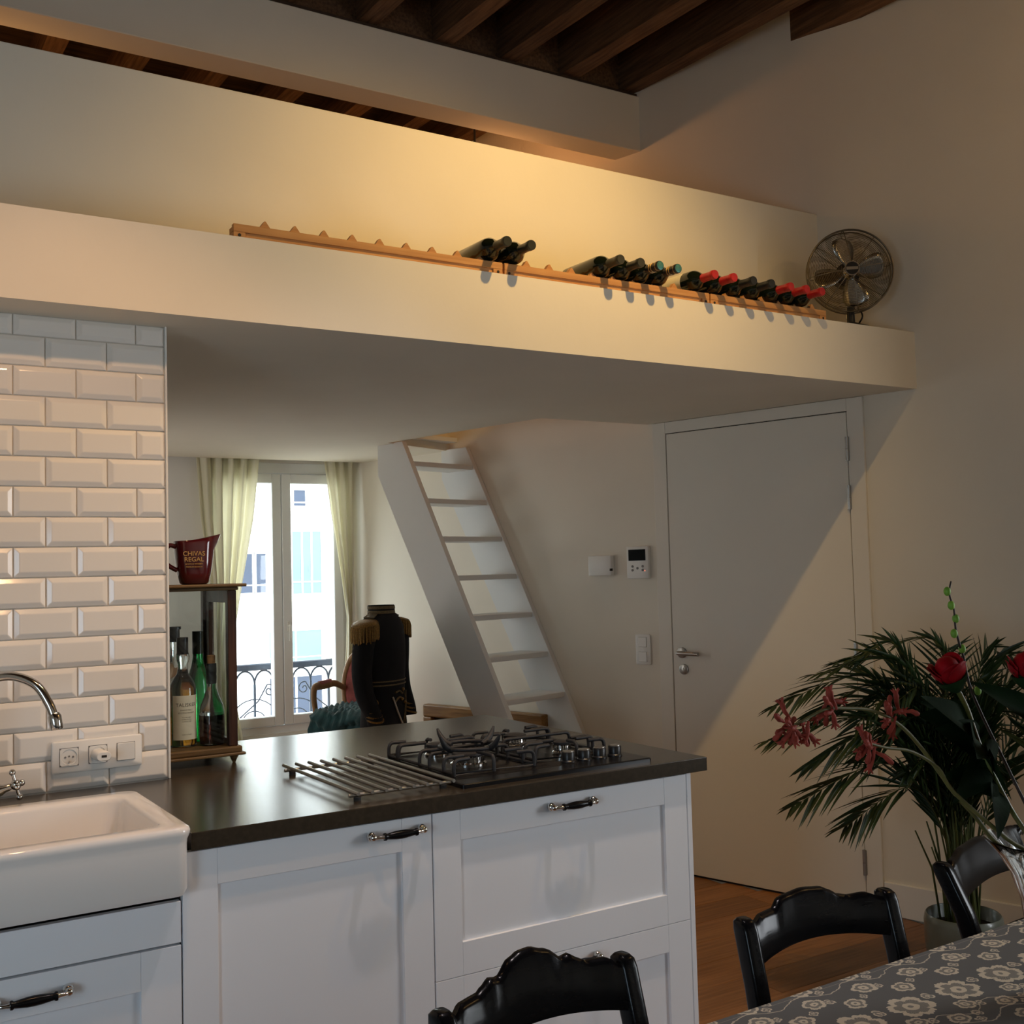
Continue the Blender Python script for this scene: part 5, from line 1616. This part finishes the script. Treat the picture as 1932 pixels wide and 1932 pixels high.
tp_ = [V(p) - TO for p in [(1.563, 1.15, 1.419), (1.557, 1.15, 1.399), (1.567, 1.15, 1.373), (1.569, 1.15, 1.343), (1.577, 1.15, 1.316), (1.586, 1.15, 1.294), (1.597, 1.15, 1.25), (1.618, 1.14, 1.19), (1.64, 1.11, 1.10), (1.655, 1.07, 0.99), (1.655, 1.05, 0.84)]]
MB().tube(catmull(tp_, 4), [0.0013 + 0.0016 * i / 40 for i in range(41)], 8).build('twig', TWIG, tw, 60)
for p in [(1.552, 1.15, 1.403), (1.5605, 1.15, 1.380), (1.5705, 1.15, 1.358), (1.5645, 1.15, 1.334), (1.5835, 1.15, 1.308), (1.612, 1.145, 1.238)]:
    MB().sphere(V(p) - TO, 0.0066, 14, 9, 0.85, 0.85, 1.15).build('bud', BUDG, tw, 60)

def coral_stem(label, pts, clusters):
    t = thing('coral_flower', label, 'flower', (VX, VY, 0.80), group='cut flowers in the glass vase')
    P_ = [V(p) - TO for p in pts]
    sp_ = catmull(P_, 5)
    MB().tube(sp_, [0.0042 - 0.0024 * i / (len(sp_) - 1) for i in range(len(sp_))], 8).build('stem', STEMF, t, 60)
    rng = random.Random(len(pts) * 13 + len(clusters))
    for (cx, cy, cz, n_, spread) in clusters:
        for i in range(n_):
            a = 2 * pi * i / n_ + rng.uniform(-0.4, 0.4)
            dirv = V((spread[0] + 0.9 * cos(a), 0.5 * sin(a * 1.7), spread[1] + 0.9 * sin(a))).normalized()
            L_ = rng.uniform(0.022, 0.036)
            b0 = V((cx, cy, cz)) - TO + V((rng.uniform(-0.010, 0.010), rng.uniform(-0.008, 0.008), rng.uniform(-0.008, 0.008)))
            side = dirv.cross(V((0, 1, 0))).normalized()
            e1 = b0 + dirv * L_ * 0.5 + side * 0.002
            e2 = b0 + dirv * L_
            m = MB()
            m.tube([b0, b0 + dirv * L_ * 0.25, e1, b0 + dirv * L_ * 0.85, e2], [0.0016, 0.0026, 0.0032, 0.0042, 0.0026], 8)
            if i % 3 == 0:
                for k in range(5):
                    q = 2 * pi * k / 5
                    o1 = dirv.orthogonal().normalized()
                    o2 = dirv.cross(o1)
                    m.tube([e2 - dirv * 0.004, e2 + (o1 * cos(q) + o2 * sin(q)) * 0.0045 + dirv * 0.003, e2 + (o1 * cos(q) + o2 * sin(q)) * 0.007 + dirv * 0.005], [0.0022, 0.0016, 0.0007], 5)
            m.build('floret', CORAL, t, 60)
    return t
coral_stem('arching stem of coral tubular flowers, reaching furthest left over the door', [(1.650, 1.05, 0.84), (1.625, 1.06, 0.96), (1.577, 1.10, 1.005), (1.527, 1.1, 1.053), (1.478, 1.1, 1.096), (1.414, 1.1, 1.164), (1.362, 1.1, 1.209), (1.305, 1.1, 1.236), (1.249, 1.1, 1.245), (1.2, 1.1, 1.247), (1.142, 1.1, 1.231), (1.121, 1.1, 1.226)],
           [(1.132, 1.1, 1.230, 13, (-0.25, -0.25)), (1.155, 1.1, 1.228, 5, (0.3, -0.9)), (1.213, 1.1, 1.252, 10, (-0.2, 0.0)), (1.352, 1.1, 1.228, 11, (0.1, 0.0))])
coral_stem('lower arching stem of coral flowers in front of the palm fronds', [(1.650, 1.05, 0.84), (1.62, 1.05, 0.97), (1.56, 1.07, 1.02), (1.451, 1.08, 1.103), (1.417, 1.08, 1.143), (1.358, 1.08, 1.174), (1.301, 1.08, 1.186), (1.252, 1.08, 1.200)],
           [(1.268, 1.08, 1.192, 12, (-0.2, -0.25))])

# ------------------------------------------------------------------ potted palm on the floor
PX0, PY0 = 3.19, 2.36
pm = thing('potted_palm', 'feathery green palm in a grey-green glazed pot by the door', 'plant', (PX0, PY0, 0.0))
MB().lathe([(0.080, 0.0), (0.088, 0.004), (0.112, 0.10), (0.124, 0.20), (0.124, 0.265), (0.120, 0.285), (0.116, 0.290), (0.112, 0.286), (0.113, 0.24), (0.10, 0.23)], 40, cap1=False).build('pot', POT, pm, 60)
MB().lathe([(0.112, 0.245), (0.06, 0.252), (0.0, 0.255)], 30, cap0=False, cap1=False).build('soil', SOIL, pm, 60)
rng = random.Random(11)
# frond: (tip dx, dy, tip z, arch height bonus)
right = V((0.848, -0.529, 0))
deep = V((0.53, 0.847, 0))
fr_def = [(-0.30, 0.05, 1.13, 0.10), (-0.46, 0.02, 1.08, 0.10), (-0.60, 0.00, 0.98, 0.14), (-0.62, 0.05, 0.86, 0.12), (-0.56, -0.05, 0.66, 0.16), (-0.40, -0.10, 0.60, 0.14), (-0.16, 0.05, 1.18, 0.05), (0.02, 0.10, 1.14, 0.05),
          (0.18, 0.00, 1.12, 0.08), (0.34, 0.05, 1.08, 0.10), (0.46, -0.05, 0.98, 0.14), (0.50, 0.05, 0.80, 0.14), (-0.42, 0.12, 0.93, 0.10), (-0.22, -0.12, 1.00, 0.08), (0.08, -0.14, 1.02, 0.08), (0.28, 0.14, 0.92, 0.10),
          (-0.10, 0.02, 0.98, 0.05), (-0.32, 0.02, 0.80, 0.12), (0.40, 0.05, 0.68, 0.14), (-0.50, 0.0, 0.78, 0.18), (0.2, -0.1, 0.84, 0.1), (-0.28, 0.1, 0.98, 0.1), (0.10, 0.1, 0.90, 0.08), (-0.20, 0.10, 0.86, 0.08),
          (-0.12, -0.10, 0.88, 0.06), (0.05, -0.12, 0.82, 0.06), (-0.25, -0.08, 0.90, 0.08), (0.15, 0.02, 1.00, 0.06), (-0.05, 0.0, 1.08, 0.04), (-0.18, -0.05, 0.76, 0.10), (0.0, 0.12, 0.98, 0.05), (0.12, -0.05, 0.76, 0.10), (-0.38, 0.0, 1.12, 0.06), (-0.34, -0.06, 0.92, 0.12), (0.24, 0.0, 0.88, 0.10), (-0.48, 0.05, 0.94, 0.14)]
for (sx, sy, tz, arch) in fr_def:
    a = rng.uniform(0, 2 * pi)
    r0 = rng.uniform(0.01, 0.055)
    b0 = V((r0 * cos(a), r0 * sin(a), 0.245))
    off = right * sx + deep * sy * 0.8
    tip = V((off.x, off.y, tz))
    mid1 = b0 + V((off.x * 0.10, off.y * 0.10, (tz - 0.245) * 0.50 + arch * 0.4))
    mid2 = b0 + V((off.x * 0.42, off.y * 0.42, (tz - 0.245) * 0.92 + arch))
    path = catmull([b0, mid1, mid2, tip], 9)
    n = len(path)
    m = MB()
    m.cur = 0
    m.tube(path, [0.0042 - 0.0032 * i / (n - 1) for i in range(n)], 6)
    m.cur = 1
    # leaflets from 40% of the rachis on
    cum = [0.0]
    for i in range(1, n):
        cum.append(cum[-1] + (path[i] - path[i - 1]).length)
    tot = cum[-1]
    def at(s):
        for i in range(1, n):
            if cum[i] >= s:
                k = (s - cum[i - 1]) / (cum[i] - cum[i - 1])
                return path[i - 1].lerp(path[i], k), (path[i] - path[i - 1]).normalized()
        return path[-1], (path[-1] - path[-2]).normalized()
    nl = 22
    for k in range(nl):
        u = 0.42 + 0.57 * k / (nl - 1)
        p, t = at(tot * u)
        side = t.cross(V((0, 0, 1)))
        if side.length < 0.05:
            side = right.copy()
        side.normalize()
        ln_ = (0.20 * sin(pi * (0.22 + 0.70 * (k / (nl - 1)))) + 0.03) * rng.uniform(0.85, 1.1)
        for s in (-1, 1):
            dv = (t * 0.85 + side * s * 0.72 + V((0, 0, 0.16 + rng.uniform(-0.12, 0.10)))).normalized()
            tipl = p + dv * ln_ - V((0, 0, 1)) * ln_ * rng.uniform(0.08, 0.28)
            leaf_mb(m, p, tipl, 0.0125, dv.cross(side) + V((0, 0, 1)), 0.22, 0.10, 5, 0.62)
    m.build('frond', [STEMP, LEAFP], pm, 70)
for k in range(26):
    a, r0 = rng.uniform(0, 2 * pi), rng.uniform(0.01, 0.07)
    l_ = rng.uniform(0.22, 0.40)
    MB().tube([(r0 * cos(a), r0 * sin(a), 0.245), (r0 * 1.3 * cos(a), r0 * 1.3 * sin(a), 0.245 + l_ * 0.6), (r0 * 2.0 * cos(a), r0 * 2.0 * sin(a), 0.245 + l_)], [0.004, 0.0035, 0.0025], 6).build('stalk', STEMP, pm, 60)
